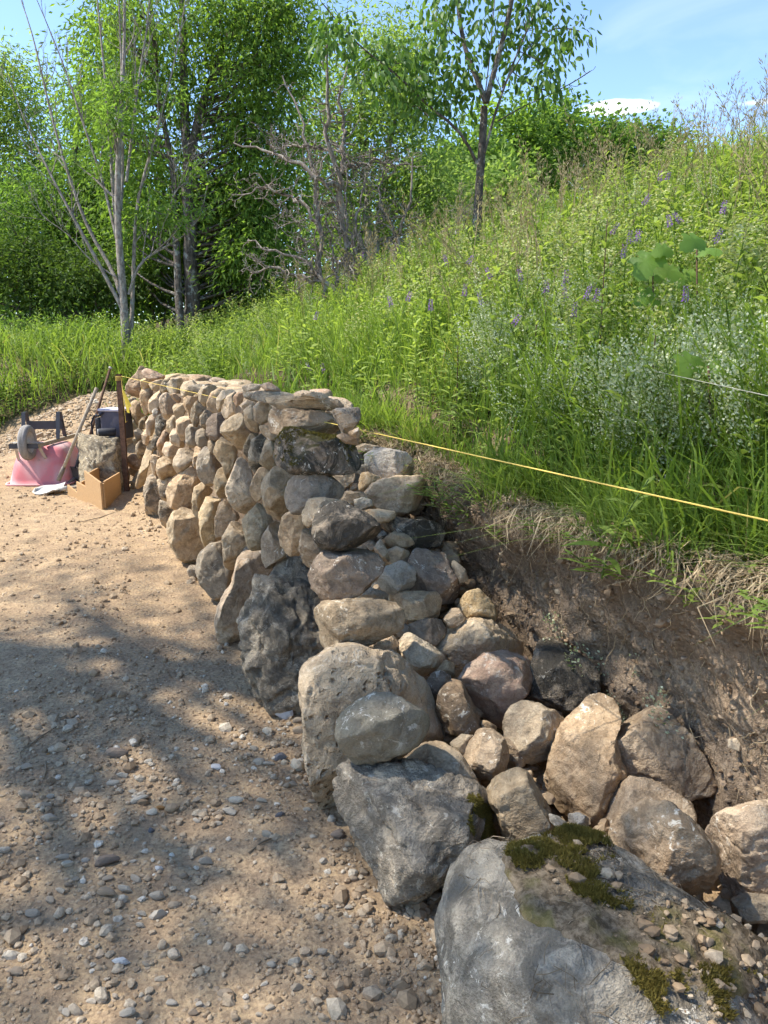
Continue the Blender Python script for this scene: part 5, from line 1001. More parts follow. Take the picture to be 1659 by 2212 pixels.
def leaves(B, D, L, w, rng, fold=.18):
    """rhombic folded leaves, 4 vertices each"""
    n = len(B); D = unit(D); s = unit(np.cross(D, rng.normal(size=(n, 3)))); nn = np.cross(D, s)
    L = np.zeros(n) + L; w = np.zeros(n) + w; m = B + D * (L * .42)[:, None]; f = nn * (w * fold)[:, None]
    V = np.stack([B, m + s * (w / 2)[:, None] + f, B + D * L[:, None], m - s * (w / 2)[:, None] + f], 1); return V.reshape(-1, 3), np.arange(4 * n).reshape(-1, 4)
def lance(B, D, L, w, rng, droop=.35, up=None):
    """lance leaves with a drooping tip, 8 vertices: 2 quads each side of the midrib would be too many, so a strip of 3"""
    n = len(B); D = unit(D); s = unit(np.cross(D, np.array([0, 0, 1.]) + rng.normal(size=(n, 3)) * .25)); L = np.zeros(n) + L; w = np.zeros(n) + w; V = []
    for t, ww in ((0, .12), (.3, .95), (.65, .8), (1, .04)):
        c = B + D * (L * t)[:, None] - np.array([0, 0, 1.]) * (L * droop * t * t)[:, None]; V += [c - s * (w * ww / 2)[:, None], c + s * (w * ww / 2)[:, None]]
    V = np.stack(V, 1); b = (np.arange(n) * 8)[:, None]; return V.reshape(-1, 3), np.concatenate([b + np.array([k, k + 1, k + 3, k + 2]) for k in (0, 2, 4)])
def polar(N, r0, r1, a0, a1, rng):
    r = np.exp(rng.uniform(math.log(r0), math.log(r1), N)); th = rng.uniform(a0, a1, N); return r * np.sin(th), r * np.cos(th), r
def instances(T, var, F, P, sc, rng, tilt=.12):
    """copies of one template plant"""
    n = len(P); a = rng.uniform(0, 6.283, n); c, s = np.cos(a)[:, None], np.sin(a)[:, None]; tx, ty = rng.normal(size=(2, n, 1)) * tilt
    X = T[None, :, 0] * c - T[None, :, 1] * s; Y = T[None, :, 0] * s + T[None, :, 1] * c; Z = np.zeros_like(X) + T[None, :, 2]
    V = np.stack([X + tx * Z, Y + ty * Z, Z], -1) * sc[:, None, None] + P[:, None]
    return V.reshape(-1, 3), [(f[None] + (np.arange(n) * len(T))[:, None, None]).reshape(-1, f.shape[1]) for f in F], (var[None] + rng.normal(size=(n, 1)) * .14 + .42 * fbm(P * np.array([.8, .8, 0]), 500, 2)[:, None]).ravel()
def joined(name, parts, mat, **kw):
    V, F3, F4, var, n = [], [], [], [], 0
    for v, F, a in parts:
        for f in (F if isinstance(F, list) else [F]): (F3 if f.shape[1] == 3 else F4).append(f + n)
        V.append(v); var.append(a); n += len(v)
    F = ([np.concatenate(F3)] if F3 else []) + ([np.concatenate(F4)] if F4 else [])
    return obj(name, mesh_of(name, np.concatenate(V), F, False, np.clip(np.concatenate(var), 0, 1)), mat, **kw)

rng = np.random.default_rng(42)
def vegpts(N, r0, r1, a0, a1, thr=.5):
    x, y, r = polar(N, r0, r1, a0, a1, rng); k = rng.uniform(0, 1, N) < sst(thr - .3, thr + .3, veg(x, y)); x, y, r = x[k], y[k], r[k]; s_, n_ = sn_of(x, y); z_ = terr(x, y); return x, y, r, np.where((n_ < 1.3) & (n_ > .9) & (s_ < 6.8), np.maximum(z_, np.interp(s_, [-3, 0, 1, 2, 3, 5, 7], [.92, .92, .88, .97, 1.08, 1.1, 1.1])), z_)
# --- long grass
x, y, r, z = vegpts(125000, 1.9, 26, -.66, .66); s_, n_ = sn_of(x, y)
patch = fbm(xyz(x * .8, y * .8), 61, 3); edge = sst(1.0, 1.8, n_)
keep = (rng.uniform(0, 1, len(x)) < np.where(n_ > .9, .55 + .45 * sst(-.2, .3, patch), 1.0)); x, y, r, z, patch, s_, n_ = [q[keep] for q in (x, y, r, z, patch, s_, n_)]
h = rng.uniform(.2, .46, len(x)) * (1 + .25 * patch) * (.55 + .45 * sst(.95, 1.7, np.where(n_ > .9, n_, 3))); h = np.where((y > 10.5) & (n_ < 1.5), h * 1.7, h)
short = np.hypot((x + 5.0) / 1.7, (y - 11.9) / .55) < .75; h = np.where(short, h * .35, h)
w = np.maximum(.0055, .00115 * r) * rng.uniform(.7, 1.35, len(x))
V, F = blades(np.stack([x, y, z - .02], -1), h, w, rng, .30, .45)
var = np.repeat(np.clip(rng.beta(2.2, 2.2, len(x)) * .75 + .45 * patch + np.where(rng.uniform(0, 1, len(x)) < .05, .5, 0), 0, 1), 7)
joined('meadow_grass', [(V, F, var)], M['grass'], kind='stuff', label='long green meadow grass covering the slope and the far ground', cat='grass')
# --- leafy weeds: stem with spiral of lance leaves
def weed_template(seed, nl=26, hh=.62, L=.085, w=.017, top=True):
    rg = np.random.default_rng(seed); t = np.linspace(.12, 1, nl); a = np.arange(nl) * 2.4 + rg.normal(size=nl) * .3; bend = rg.normal(size=2) * .06
    B = np.stack([bend[0] * t * t, bend[1] * t * t, hh * t], -1); el = .25 + .55 * t; D = np.stack([np.cos(a) * np.cos(el), np.sin(a) * np.cos(el), np.sin(el)], -1)
    LL = L * (1.05 - .55 * t ** 3) * rg.uniform(.8, 1.2, nl); V, F = lance(B, D, LL, w * (1.1 - .4 * t), rg, .4)
    A = Acc(); A.tube(np.stack([bend[0] * np.linspace(0, 1, 4) ** 2, bend[1] * np.linspace(0, 1, 4) ** 2, np.linspace(0, hh, 4)], -1), .0028, 3, cap=False); SV = np.concatenate(A.V); SF = np.concatenate(A.F4)
    return np.concatenate([V, SV]), np.concatenate([np.repeat(.45 + .4 * t, 8), np.zeros(len(SV)) + .2]), [np.concatenate([F, SF + len(V)])]
parts = []
for k in range(7):
    T, va, F = weed_template(50 + k, 18 + k, .36 + .035 * k, .105 + .02 * (k % 3), .016 + .005 * (k % 4))
    x, y, r, z = vegpts(950, 2.1, 20, -.3, .62); s_, n_ = sn_of(x, y); pt = fbm(xyz(x * .6, y * .6), 63, 3)
    kp = (n_ > 1.15) & (rng.uniform(0, 1, len(x)) < .12 + .88 * sst(-.05 + .03 * k, .15 + .03 * k, fbm(xyz(x * .8, y * .8), 300 + k, 2))) & (r > 2.6 + rng.uniform(0, 1.2, len(x))); x, y, r, z = [q[kp] for q in (x, y, r, z)]
    sc = rng.uniform(.7, 1.2, len(x)) * (1 + .012 * r); parts.append(instances(T, va, F, np.stack([x, y, z - .03], -1), sc, rng))
    x, y, r, z = vegpts(260, 10, 22, -.62, -.12); sc = rng.uniform(.9, 1.5, len(x)); parts.append(instances(T, va - .15, F, np.stack([x, y, z - .03], -1), sc, rng))
joined('leafy_weeds', parts, M['forb'], kind='stuff', label='leafy green weeds growing through the grass of the slope', cat='weeds')
# --- long grass along the edge of the bank
x, y, r = polar(26000, 1.8, 7.5, -.3, .62, rng); s_, n_ = sn_of(x, y); kp = (n_ > 1.05) & (n_ < 1.35 + np.abs(rng.normal(size=len(x))) * .5) & (s_ < 6.5) & (fbm(xyz(x * 2.2, y * 2.2), 91, 2) > -.12); x, y, r = x[kp], y[kp], r[kp]
h = rng.uniform(.22, .52, len(x)); V, F = blades(np.stack([x, y, np.maximum(terr(x, y), np.interp(sn_of(x, y)[0], [-3, 0, 1, 2, 3, 5], [.92, .92, .88, .97, 1.08, 1.1])) - .01], -1), h, np.maximum(.0085, .0016 * r) * rng.uniform(.6, 1.4, len(x)), rng, .28, .55)
joined('bank_edge_grass', [(V, F, np.repeat(np.clip(rng.beta(2, 2.6, len(x)) * .85 + np.where(rng.uniform(0, 1, len(x)) < .06, .5, 0), 0, 1), 7))], M['grass'], kind='stuff', label='long rank grass standing along the edge of the bank', cat='grass')
# --- taller grass blades rising through the weeds
x, y, r, z = vegpts(34000, 2.4, 18, -.3, .62); s_, n_ = sn_of(x, y); kp = (n_ > 1.25) & (fbm(xyz(x * .9, y * .9), 95, 3) > .0); x, y, r, z = x[kp], y[kp], r[kp], z[kp]
V, F = blades(np.stack([x, y, z], -1), rng.uniform(.34, .64, len(x)), np.maximum(.008, .0015 * r) * rng.uniform(.7, 1.3, len(x)), rng, .25, .45)
joined('tall_grass', [(V, F, np.repeat(np.clip(rng.beta(2.5, 2, len(x)) * .9, 0, 1), 7))], M['grass'], kind='stuff', label='taller grass blades rising through the slope weeds', cat='grass')
# --- bedstraw: clouds of tiny white flowers
def bedstraw_template(seed):
    rg = np.random.default_rng(seed); n = 90; t = rg.uniform(.35, 1, n); rad = .075 * (1.15 - t) + .01; a = rg.uniform(0, 6.28, n)
    P = np.stack([rad * np.cos(a) * rg.uniform(.3, 1, n), rad * np.sin(a) * rg.uniform(.3, 1, n), .42 * t], -1); q = unit(rg.normal(size=(n, 3)) + np.array([0, 0, .8])); V, F = leaves(P, q, .0105, .0105, rg); va = np.repeat(rg.uniform(.4, 1, n), 4)
    m = 34; tt = np.repeat(np.linspace(.05, .75, 7), 5)[:m]; a = rg.uniform(0, 6.28, m); B = np.stack([0 * tt, 0 * tt, .42 * tt], -1); D = np.stack([np.cos(a), np.sin(a), .25 + 0 * a], -1); V2, F2 = leaves(B, D, .026, .004, rg)
    return np.concatenate([V, V2]), np.concatenate([va, np.zeros(len(V2))]), [np.concatenate([F, F2 + len(V)])]
parts = []
cl = [hit(px, py, .38) for px, py in [(1490, 830), (1440, 770), (1560, 760), (1360, 880), (1300, 800), (1640, 760), (1330, 1190), (1080, 690), (1420, 900), (1600, 700), (1520, 700), (1060, 740), (1190, 790), (1640, 870), (1250, 640), (1500, 880), (1380, 830)]]
for k in range(4):
    T, va, F = bedstraw_template(80 + k); P = []
    for c in cl:
        m = 7; q = c[:2] + rng.normal(size=(m, 2)) * .09; P.append(np.stack([q[:, 0], q[:, 1], terr(q[:, 0], q[:, 1])], -1))
    x, y, r, z = vegpts(260, 2.6, 14, -.25, .62); s_, n_ = sn_of(x, y); kp = (n_ > 1.2) & (fbm(xyz(x, y), 70, 2) > .12); P.append(np.stack([x[kp], y[kp], z[kp]], -1)); P = np.concatenate(P); _, nn_ = sn_of(P[:, 0], P[:, 1]); P = P[nn_ > 1.1]
    parts.append(instances(T, va, F, P, rng.uniform(.75, 1.25, len(P)), rng, .25))
joined('bedstraw', parts, M['whitefl'], kind='stuff', label='froth of tiny white bedstraw flowers among the weeds', cat='wildflowers')
M['froth'] = leafmat('pale_yellow_bedstraw', (.20, .27, .07), (.50, .50, .24), .3, .7, .1)
parts = []
for k in range(4):
    T, va, F = bedstraw_template(180 + k); T = T * np.array([1.5, 1.5, 1.05]); x, y, r, z = vegpts(330, 3.5, 14, -.35, .62); s_, n_ = sn_of(x, y); kp = (n_ > 1.3) & (fbm(xyz(x * .8, y * .8), 171, 3) > .2); parts.append(instances(T, va, F, np.stack([x, y, z], -1)[kp], rng.uniform(.8, 1.3, kp.sum()) * (1 + .03 * r[kp]), rng, .25))
joined('yellow_bedstraw', parts, M['froth'], kind='stuff', label='pale yellow green froth of bedstraw over the sunny slope', cat='wildflowers')
# --- seeding grasses
def seed_template(seed, hh=1.0):
    rg = np.random.default_rng(seed); A = Acc(); b = rg.normal(size=2) * .12; t = np.linspace(0, 1, 6); c = np.stack([b[0] * t ** 2, b[1] * t ** 2, hh * t], -1); A.tube(c, .0016, 3, .35, cap=False); n = 34
    tt = rg.uniform(.74, 1.02, n); B = np.stack([b[0] * tt ** 2, b[1] * tt ** 2, hh * tt], -1); a = rg.uniform(0, 6.28, n); D = np.stack([np.cos(a) * .45 + b[0] * 2, np.sin(a) * .45 + b[1] * 2, .75 + 0 * a], -1); V, F = leaves(B + unit(D) * rg.uniform(0, .045, n)[:, None], D, .026, .005, rg)
    SV = np.concatenate(A.V); return np.concatenate([SV, V]), np.concatenate([np.zeros(len(SV)) + .3, np.repeat(rg.uniform(.4, 1, n), 4)]), [np.concatenate([np.concatenate(A.F4), F + len(SV)])]
parts = []
for k in range(5):
    T, va, F = seed_template(90 + k, .6 + .05 * k); x, y, r, z = vegpts(190, 3.8, 15, -.12, .6); s_, n_ = sn_of(x, y); kp = (n_ > 1.6) & (fbm(xyz(x * .7, y * .7), 75, 2) > -.1) & (r > 4.2); x, y, z, r = x[kp], y[kp], z[kp], r[kp]
    P = [np.stack([x, y, z], -1)]
    q = [hit(px, py) for px, py in [(770, 660), (800, 640), (860, 600), (900, 560), (1150, 430), (1170, 400), (1180, 440), (1220, 470), (1290, 380), (960, 560), (420, 700), (520, 720), (480, 740), (660, 640)]]; q = np.array([u[:2] for u in q]) + rng.normal(size=(len(q), 2)) * .35; P.append(np.stack([q[:, 0], q[:, 1], terr(q[:, 0], q[:, 1])], -1)); P = np.concatenate(P)
    parts.append(instances(T, va, F, P, rng.uniform(.85, 1.3, len(P)), rng, .16))
joined('seeding_grass', parts, M['seed'], kind='stuff', label='tall dry seeding grass stalks above the slope', cat='grass')
# --- dead grass thatch and roots over the edge of the bank
n = 15000; s = rng.uniform(-1.3, 3.3, n); nn = .90 + np.abs(rng.normal(size=n)) * .18; kq = fbm(xyz(s * 3.2, nn * 5), 222, 3) > -.02 + rng.normal(size=n) * .1; s, nn = s[kq], nn[kq]; n = len(s); q = W0 + WD * s[:, None] + WR * nn[:, None]; zt = np.interp(s, [-3, 0, 1, 2, 3, 5], [.92, .92, .88, .97, 1.08, 1.1])
z = np.where(nn > 1.28, terr(q[:, 0], q[:, 1]), zt + .02) + rng.uniform(0, .05, n); P = np.stack([q[:, 0], q[:, 1], z], -1); az = math.atan2(-WR[1], -WR[0]) + rng.normal(size=n) * 1.5; hh = rng.uniform(.06, .24, n)
d = np.stack([np.cos(az), np.sin(az), np.zeros(n)], -1); sd = np.stack([-np.sin(az), np.cos(az), np.zeros(n)], -1); wdt = rng.uniform(.0012, .003, n); V = []
for t, ww in ((0, 1), (.35, 1), (.7, .8), (1, .2)):
    c = P + d * (hh * (t * .75 - .15 * t * t))[:, None] + np.array([0, 0, 1.]) * (hh * (.35 * t - 1.0 * t * t * rng.uniform(.5, 1.1, n)))[:, None] + sd * (hh * .3 * rng.normal(size=n) * t)[:, None]; V += [c - sd * (wdt * ww)[:, None], c + sd * (wdt * ww)[:, None]]
V = np.stack(V, 1); b = (np.arange(n) * 8)[:, None]; F = np.concatenate([b + np.array([k, k + 1, k + 3, k + 2]) for k in (0, 2, 4)])
joined('dead_grass_fringe', [(V.reshape(-1, 3), F, np.repeat(rng.uniform(0, 1, n), 8))], M['deadgrass'], kind='stuff', label='matted dead grass hanging over the lip of the earth bank', cat='dry grass')
A = Acc()
for k in range(420):
    i = rng.integers(20, BANKV.shape[0] - 20); j = rng.integers(22, 55); p = BANKV[i, j] - np.append(WR, 0) * .004; m = rng.integers(4, 8); L = rng.uniform(.03, .16) * (1.5 if rng.uniform() < .12 else 1); st = np.array([*(WD * rng.normal() * .45 - WR * .12), -.8]); P = [p]
    for q in range(m): P.append(P[-1] + (unit(st + rng.normal(size=3) * .45)) * L / m)
    A.tube(P, np.linspace(.0016, .0006, len(P)) * rng.uniform(.6, 1.6), 4, rng.uniform(0, .9), cap=False)
obj('hanging_roots', A.mesh('hanging_roots'), M['deadgrass'], kind='stuff', label='thin roots hanging out of the cut earth bank', cat='roots')

# --- green weeds and tufts hanging over the lip
parts = []
for k in range(4):
    T, va, F = weed_template(250 + k, 14, .22, .09, .018); m = 16; ss = rng.uniform(-1.0, 2.6, m); q = W0 + WD * ss[:, None] + WR * rng.uniform(.89, 1.1, m)[:, None]; zt = np.interp(ss, [-3, 0, 1, 2, 3], [.92, .92, .88, .97, 1.08]); n0 = len(T)
    V, F2, v2 = instances(T, va - .1, F, np.stack([q[:, 0], q[:, 1], zt - .02 - rng.uniform(0, .12, m)], -1), rng.uniform(.6, 1.2, m), rng, .3); V = V.reshape(m, n0, 3); base_z = V[:, :, 2].min(1, keepdims=True); hgt = V[:, :, 2] - base_z; V[:, :, :2] -= WR * (hgt * .9)[..., None]; V[:, :, 2] = base_z + hgt * .55; parts.append((V.reshape(-1, 3), F2, v2))
n = 5200; ss = rng.uniform(-1.2, 3.2, n); nn = rng.uniform(.89, 1.2, n); kp = fbm(xyz(ss * 4, nn * 3), 233, 2) > .05; ss, nn = ss[kp], nn[kp]; q = W0 + WD * ss[:, None] + WR * nn[:, None]; zt = np.interp(ss, [-3, 0, 1, 2, 3], [.92, .92, .88, .97, 1.08])
V, F = blades(np.stack([q[:, 0], q[:, 1], zt - .01], -1), rng.uniform(.12, .34, len(q)), rng.uniform(.004, .008, len(q)), rng, .45, .8, math.atan2(-WR[1], -WR[0]) + rng.normal(size=len(q)) * 1.4); parts.append((V, F, np.repeat(rng.beta(2, 2.5, len(q)) * .8, 7)))
joined('lip_weeds', parts, M['forb'], kind='stuff', label='green weeds and grass tufts hanging over the lip of the bank', cat='weeds')
# --- vetch spikes
def vetch_mesh(seed):
    rg = np.random.default_rng(seed); n = 34; t = np.linspace(0, 1, n); a = np.arange(n) * 2.4; B = np.stack([.006 * np.cos(a), .006 * np.sin(a), t * .075], -1); D = np.stack([np.cos(a), np.sin(a), -.5 + 0 * t], -1)
    V, F = leaves(B, D, .017 * (1.1 - .5 * t), .008, rg, .3); return mesh_of('flower_spike', V, F, False, np.repeat(rg.uniform(0, 1, n), 4))
VM = [vetch_mesh(k) for k in range(4)]; A = Acc(); A.tube([(0, 0, .01), (.01, .005, -.15), (-.01, 0, -.38)], .0016, 4); SM = A.mesh('stem')
VT = [(965,560),(1003,628),(1018,638),(1040,645),(1126,595),(1142,600),(1222,600),(1222,630),(1225,645),(1240,672),(1286,640),(1299,600),(1322,495),(1345,545),(1352,560),(1372,510),(1380,512),(1465,468),(1470,470),(1448,478),(1508,355),(1425,380),(1560,450),(1567,465),(1545,512),(1497,520),(1500,498),(1358,515),(1180,620),(1085,560),(1060,590),(930,660),(924,680),(880,640),(845,650),(790,590),(785,545),(680,680),(610,795),(668,790),(700,795),(1330,550),(1110,690),(1480,640),(1650,480),(1390,430),(1265,635),(1165,650),(1010,560),(1440,380)]
for k, (px, py) in enumerate(VT[::3] + VT[1::3]):
    p = hit(px, py + 10, .52); dep = (p - CAM) @ FW; t = thing('vetch_flower', 'purple vetch flower spike standing among the slope weeds', 'flower', tuple(p), 'vetch flowers on the slope')
    o = obj('flower_spike', VM[k % 4], M['purple'], t); o.scale = [.85 + .04 * max(0, dep - 3)] * 3; obj('stem', SM, M['stemgreen'], t); t.rotation_euler = (rng.normal() * .3, rng.normal() * .3, rng.uniform(0, 6))

# --- single tall weeds with leaves of their own
def big_weed(label, px, py, hh, nl, L, w, seed, lift=0.0, lean=(0, 0), stem='stemred', mat='forb', v0=.25):
    rg = np.random.default_rng(seed); b = hit(px, py, lift) if lift >= 0 else at_z(px, py, -lift); t = thing('tall_weed', label, 'plant', tuple(b)); tt = np.linspace(0, 1, 8); C = lambda u: np.stack([lean[0] * u ** 1.5, lean[1] * u ** 1.5, hh * u], -1)
    A = Acc(); A.tube(C(tt), np.linspace(.0045, .002, 8), 6); obj('stem', A.mesh('stem'), M[stem], t)
    for k in range(nl):
        u = .12 + .88 * k / (nl - 1); a = k * 2.4 + rg.normal() * .3; el = .1 + .7 * u; D = np.array([[math.cos(a) * math.cos(el), math.sin(a) * math.cos(el), math.sin(el)]])
        V, F = lance(np.zeros((1, 3)), D, L * (1.1 - .6 * u ** 2) * rg.uniform(.8, 1.2), w * (1.1 - .4 * u), rg, .35); o = obj('leaf', mesh_of('leaf', V, F, True, np.zeros(8) + np.clip(v0 + .4 * u + rg.normal() * .1, 0, 1)), M[mat], t, loc=C(np.array([u]))[0]); o.modifiers.new('round', 'SUBSURF').render_levels = 1
big_weed('tall weed with dark reddish stem and paired leaves, right of the slope centre', 1285, 930, .95, 34, .13, .026, 1)
big_weed('bright green weed leaning out of the cut bank below the yellow string', 1300, 1250, .36, 18, .15, .03, 2, -.82, (.10, -.10), 'stemgreen')
big_weed('drooping weed at the right end of the earth bank', 1570, 1310, .2, 13, .13, .028, 3, -.80, (.08, -.06), 'stemgreen')
big_weed('tall grey green weed standing right behind the wall end', 985, 960, .62, 24, .12, .024, 4)
big_weed('young weed in front of the grape vine leaves', 1395, 1010, .55, 22, .12, .024, 5)
big_weed('dark weed left of the white bedstraw', 1150, 905, .5, 20, .11, .022, 6)
def vine(label, px, py, lift, sizes, seed):
    rg = np.random.default_rng(seed); p = hit(px, py, lift); g0 = np.array([p[0], p[1], terr(p[0], p[1])]); t = thing('vine_seedling', label, 'plant', tuple(g0)); top = p - g0
    A = Acc(); A.tube([np.zeros(3), top * .5 + np.array([.03, 0, 0]), top], .004, 5); obj('stem', A.mesh('stem'), M['stemred'], t)
    for k, (dx, dz, sz, rot) in enumerate(sizes):
        th = np.linspace(0, 2 * math.pi, 33)[:-1]; rad = sz * (.52 + .42 * np.abs(np.cos(1.5 * (th - math.pi / 2))) ** .8 + .07 * np.sin(15 * th) + .03 * np.sin(29 * th)); rad *= np.where(np.abs(th - math.pi / 2) < .35, .45 + .5 * np.abs(th - math.pi / 2) / .35, 1)
        R2 = np.stack([rad * np.cos(th), rad * np.sin(th), -.25 * rad ** 2 / sz + .04 * sz * np.cos(3 * th)], -1); mid = R2 * .5; mid[:, 2] += .06 * sz; V = np.concatenate([[[0, 0, .02 * sz]], mid, R2]); m = 32
        F3 = np.array([(0, 1 + i, 1 + (i + 1) % m) for i in range(m)]); F4 = np.array([(1 + i, 1 + m + i, 1 + m + (i + 1) % m, 1 + (i + 1) % m) for i in range(m)])
        o = obj('leaf', mesh_of('leaf', V, [F3, F4], True, np.zeros(len(V)) + rg.uniform(.1, .6)), M['grape'], t, loc=top + np.array([dx, rg.normal() * .03, dz])); o.rotation_euler = (.9 + rg.normal() * .2, rg.normal() * .3, rot)
vine('vine seedling with three broad toothed leaves at the right edge', 1530, 790, .52, [(-.06, .01, .068, .3), (.06, .0, .074, -.3), (.1, -.06, .045, -.5)], 1)
vine('vine seedling with yellow green leaves in the middle of the weeds', 1410, 590, .62, [(-.04, .05, .095, .2), (.08, .01, .095, -.3), (-.02, -.1, .07, .1), (.03, .1, .055, 0)], 2)
vine('small vine seedling with two pale leaves high on the slope', 1505, 540, .65, [(-.05, .03, .07, .2), (.05, 0, .065, -.3), (.02, -.1, .06, 0)], 3)

# ------------------------------------------------------------------ trees
def px_path(pts, depth, jit=0.0, rg=None):
    P = np.array([at(x, y, depth) for x, y in pts])
    if jit and rg is not None: P[1:] += FW * np.cumsum(rg.normal(size=(len(P) - 1, 1)) * jit, 0)
    return P
def resample(P, n):
    d = np.concatenate([[0], np.cumsum(np.linalg.norm(np.diff(P, axis=0), axis=1))]); u = np.linspace(0, d[-1], n); Q = np.stack([np.interp(u, d, P[:, i]) for i in range(3)], -1)
    for _ in range(2): Q[1:-1] = Q[1:-1] * .5 + (Q[:-2] + Q[2:]) * .25
    return Q
def twigs(A, P, rad, rg, n, L, spread=.9, up=.35, depth=1, wig=.25, tips=None, t0=.2, bend=.3):
    """side shoots along a limb; collects their tips"""
    T = unit(np.gradient(P, axis=0))
    for k in range(n):
        u = rg.uniform(t0, 1); i = min(int(u * (len(P) - 1)), len(P) - 2); b = P[i] + (P[i + 1] - P[i]) * (u * (len(P) - 1) - i); d = unit(T[i] * .7 + rg.normal(size=3) * spread * .6 + np.array([0, 0, up])); l = L * rg.uniform(.5, 1.2) * (1.2 - .6 * u); m = 6; Q = [b]
        for q in range(m): d = unit(d + rg.normal(size=3) * wig + np.array([0, 0, bend * .2])); Q.append(Q[-1] + d * l / m)
        Q = np.array(Q); r0 = (rad[i] if hasattr(rad, '__len__') else rad) * .5; A.tube(Q, np.linspace(r0, max(r0 * .3, .003), m + 1), 4, cap=False)
        if tips is not None: tips += [Q[-1], Q[-3], Q[-2]]
        if depth > 0: twigs(A, Q, np.linspace(r0, r0 * .3, m + 1), rg, 4, l * .5, spread, up, depth - 1, wig, tips, .3, bend)
def leaf_clusters(tips, n, rad, L, w, rg, droop=.6, flat=.7):
    C = np.asarray(tips); P = np.repeat(C, n, 0) + rg.normal(size=(len(C) * n, 3)) * rad * np.array([1, 1, flat]); out = P - np.repeat(C, n, 0); D = unit(out / rad * .6 + rg.normal(size=P.shape) * .6 - np.array([0, 0, droop])); m = len(P)
    V, F = leaves(P, D, L * rg.uniform(.7, 1.25, m), w * rg.uniform(.7, 1.25, m), rg); hue = np.repeat(rg.normal(size=len(C)) * .16, n); return V, F, np.clip(np.repeat(rg.uniform(.15, .85, m) * .75 + hue + .1, 4), 0, 1)
def crown_tree(label, base, trunks, blobs, leafmat_, barkm, L, w, per, rad, seed, cat='tree', droop=.6, name='tree', group=None, nbranch=.4, flat=.7):
    """trunks: list of (points, r0, r1); blobs: (centre, radii, clusters)"""
    rg = np.random.default_rng(seed); base = np.asarray(base, float); t = thing(name, label, cat, tuple(base), group); A = Acc(); allp = []
    for P, r0, r1 in trunks: Q = resample(np.asarray(P, float), 14); Q[1:-1] += rg.normal(size=(12, 3)) * .02; A.tube(Q - base, np.linspace(r0, r1, 14), 8); allp.append(resample(Q, 40))
    allp = np.concatenate(allp); tips = []
    for c, R, n in blobs:
        d = unit(rg.normal(size=(n, 3))); q = np.asarray(c) + d * np.asarray(R) * (rg.uniform(.25, 1, (n, 1)) ** .5) * (1 + .18 * rg.normal(size=(n, 1))); tips.append(q)
    tips = np.concatenate(tips); gz = terr(tips[:, 0], tips[:, 1]); tips = tips[tips[:, 2] > gz + .15]
    for q in tips[rg.uniform(0, 1, len(tips)) < nbranch]:
        hd = np.linalg.norm(allp[:, :2] - q[:2], axis=1); lower = allp[allp[:, 2] < q[2] - .45 * hd]; lower = lower if len(lower) else allp[:3]; dd = np.linalg.norm((lower - q) * np.array([1, 1, .7]), axis=1); b = lower[np.argmin(dd)]; l = np.linalg.norm(q - b); m = (b + q) / 2 + np.array([0, 0, -.08 * l]) + rg.normal(size=3) * .06 * l; A.tube(resample(np.array([b, m, q]), 6) - base, np.linspace(min(.012 + .012 * l, .05), .004, 6), 4, cap=False)
    obj('trunk', A.mesh('trunk'), M[barkm], t); V, F, va = leaf_clusters(tips - base, per, rad, L, w, rg, droop, flat); obj('crown', mesh_of('crown', V, F, False, va), M[leafmat_], t); return t
def gz(px, depth): p = at(px, 745, depth); return float(terr(p[0], p[1]))
def gp(px, depth): p = at(px, 745, depth); p[2] = terr(p[0], p[1]) - .05; return p
k1 = .3637
def c1(pts): return [(x * k1, y * k1) for x, y in pts]
def c2(pts): return [(493.7 + x * k1, y * k1) for x, y in pts]

# T1: grey many-stemmed ash, nearly bare
def ash():
    rg = np.random.default_rng(7); dep = 13.2; b = gp(272, dep); bx = px_of(b); t = thing('ash_tree', 'grey many stemmed tree, nearly leafless, in the tall grass at left', 'tree', tuple(b)); A = Acc(); tips = []
    W_ = .62; st = [([(bx[0] / k1, bx[1] / k1 + 20),(745,1990),(735,1800),(720,1600),(710,1400),(712,1200),(740,900),(755,600),(755,300),(760,0),(765,-260)], .13, .02), ([(735,1850),(725,1750),(690,1400),(640,1000),(610,700),(580,400),(560,150),(540,-150)], .075, .02), ([(bx[0] / k1 + 20, bx[1] / k1 + 20),(765,1950),(765,1800),(780,1400),(800,1150),(870,1000),(960,700),(1060,260),(1100,0)], .07, .012), ([(765,1750),(830,1560),(950,1460),(1090,1360),(1180,1250),(1230,1100)], .045, .008), ([(725,1830),(700,1780),(600,1580),(470,1330),(330,1060),(230,870),(130,640),(80,480)], .06, .01), ([(715,1750),(700,1650),(580,1480),(500,1350),(420,1100),(340,850),(250,450),(190,200),(90,-50)], .06, .012), ([(700,1450),(600,1050),(470,650),(380,400),(300,200),(200,-50)], .045, .01), ([(715,1250),(720,1100),(720,700),(715,300),(700,-150)], .05, .015), ([(750,1080),(760,1000),(830,450),(890,150),(910,-150)], .045, .012), ([(690,1650),(540,1550),(430,1410),(300,1330),(260,1270)], .025, .006), ([(1000,1250),(1060,1150),(1150,1060),(1240,980)], .025, .006)]
    for P, r0, r1 in st:
        Q = resample(px_path(c1(P), dep, .12, rg), 16); rad = np.linspace(r0, r1, 16) * W_; A.tube(Q - b, rad, 7, cap=False); twigs(A, Q - b, rad, rg, 11, .9, .7, .55, 1, .16, tips, .25, .6)
    obj('trunk', A.mesh('trunk'), M['bark_grey'], t); tips = [q for q in tips if q[2] < 4.6 and rg.uniform() < .5][:170]; V, F, va = leaf_clusters(tips, 14, .11, .13, .034, rg, .5); obj('foliage', mesh_of('foliage', V, F, False, np.clip(va + .2, 0, 1)), M['tree_mid'], t)
ash()
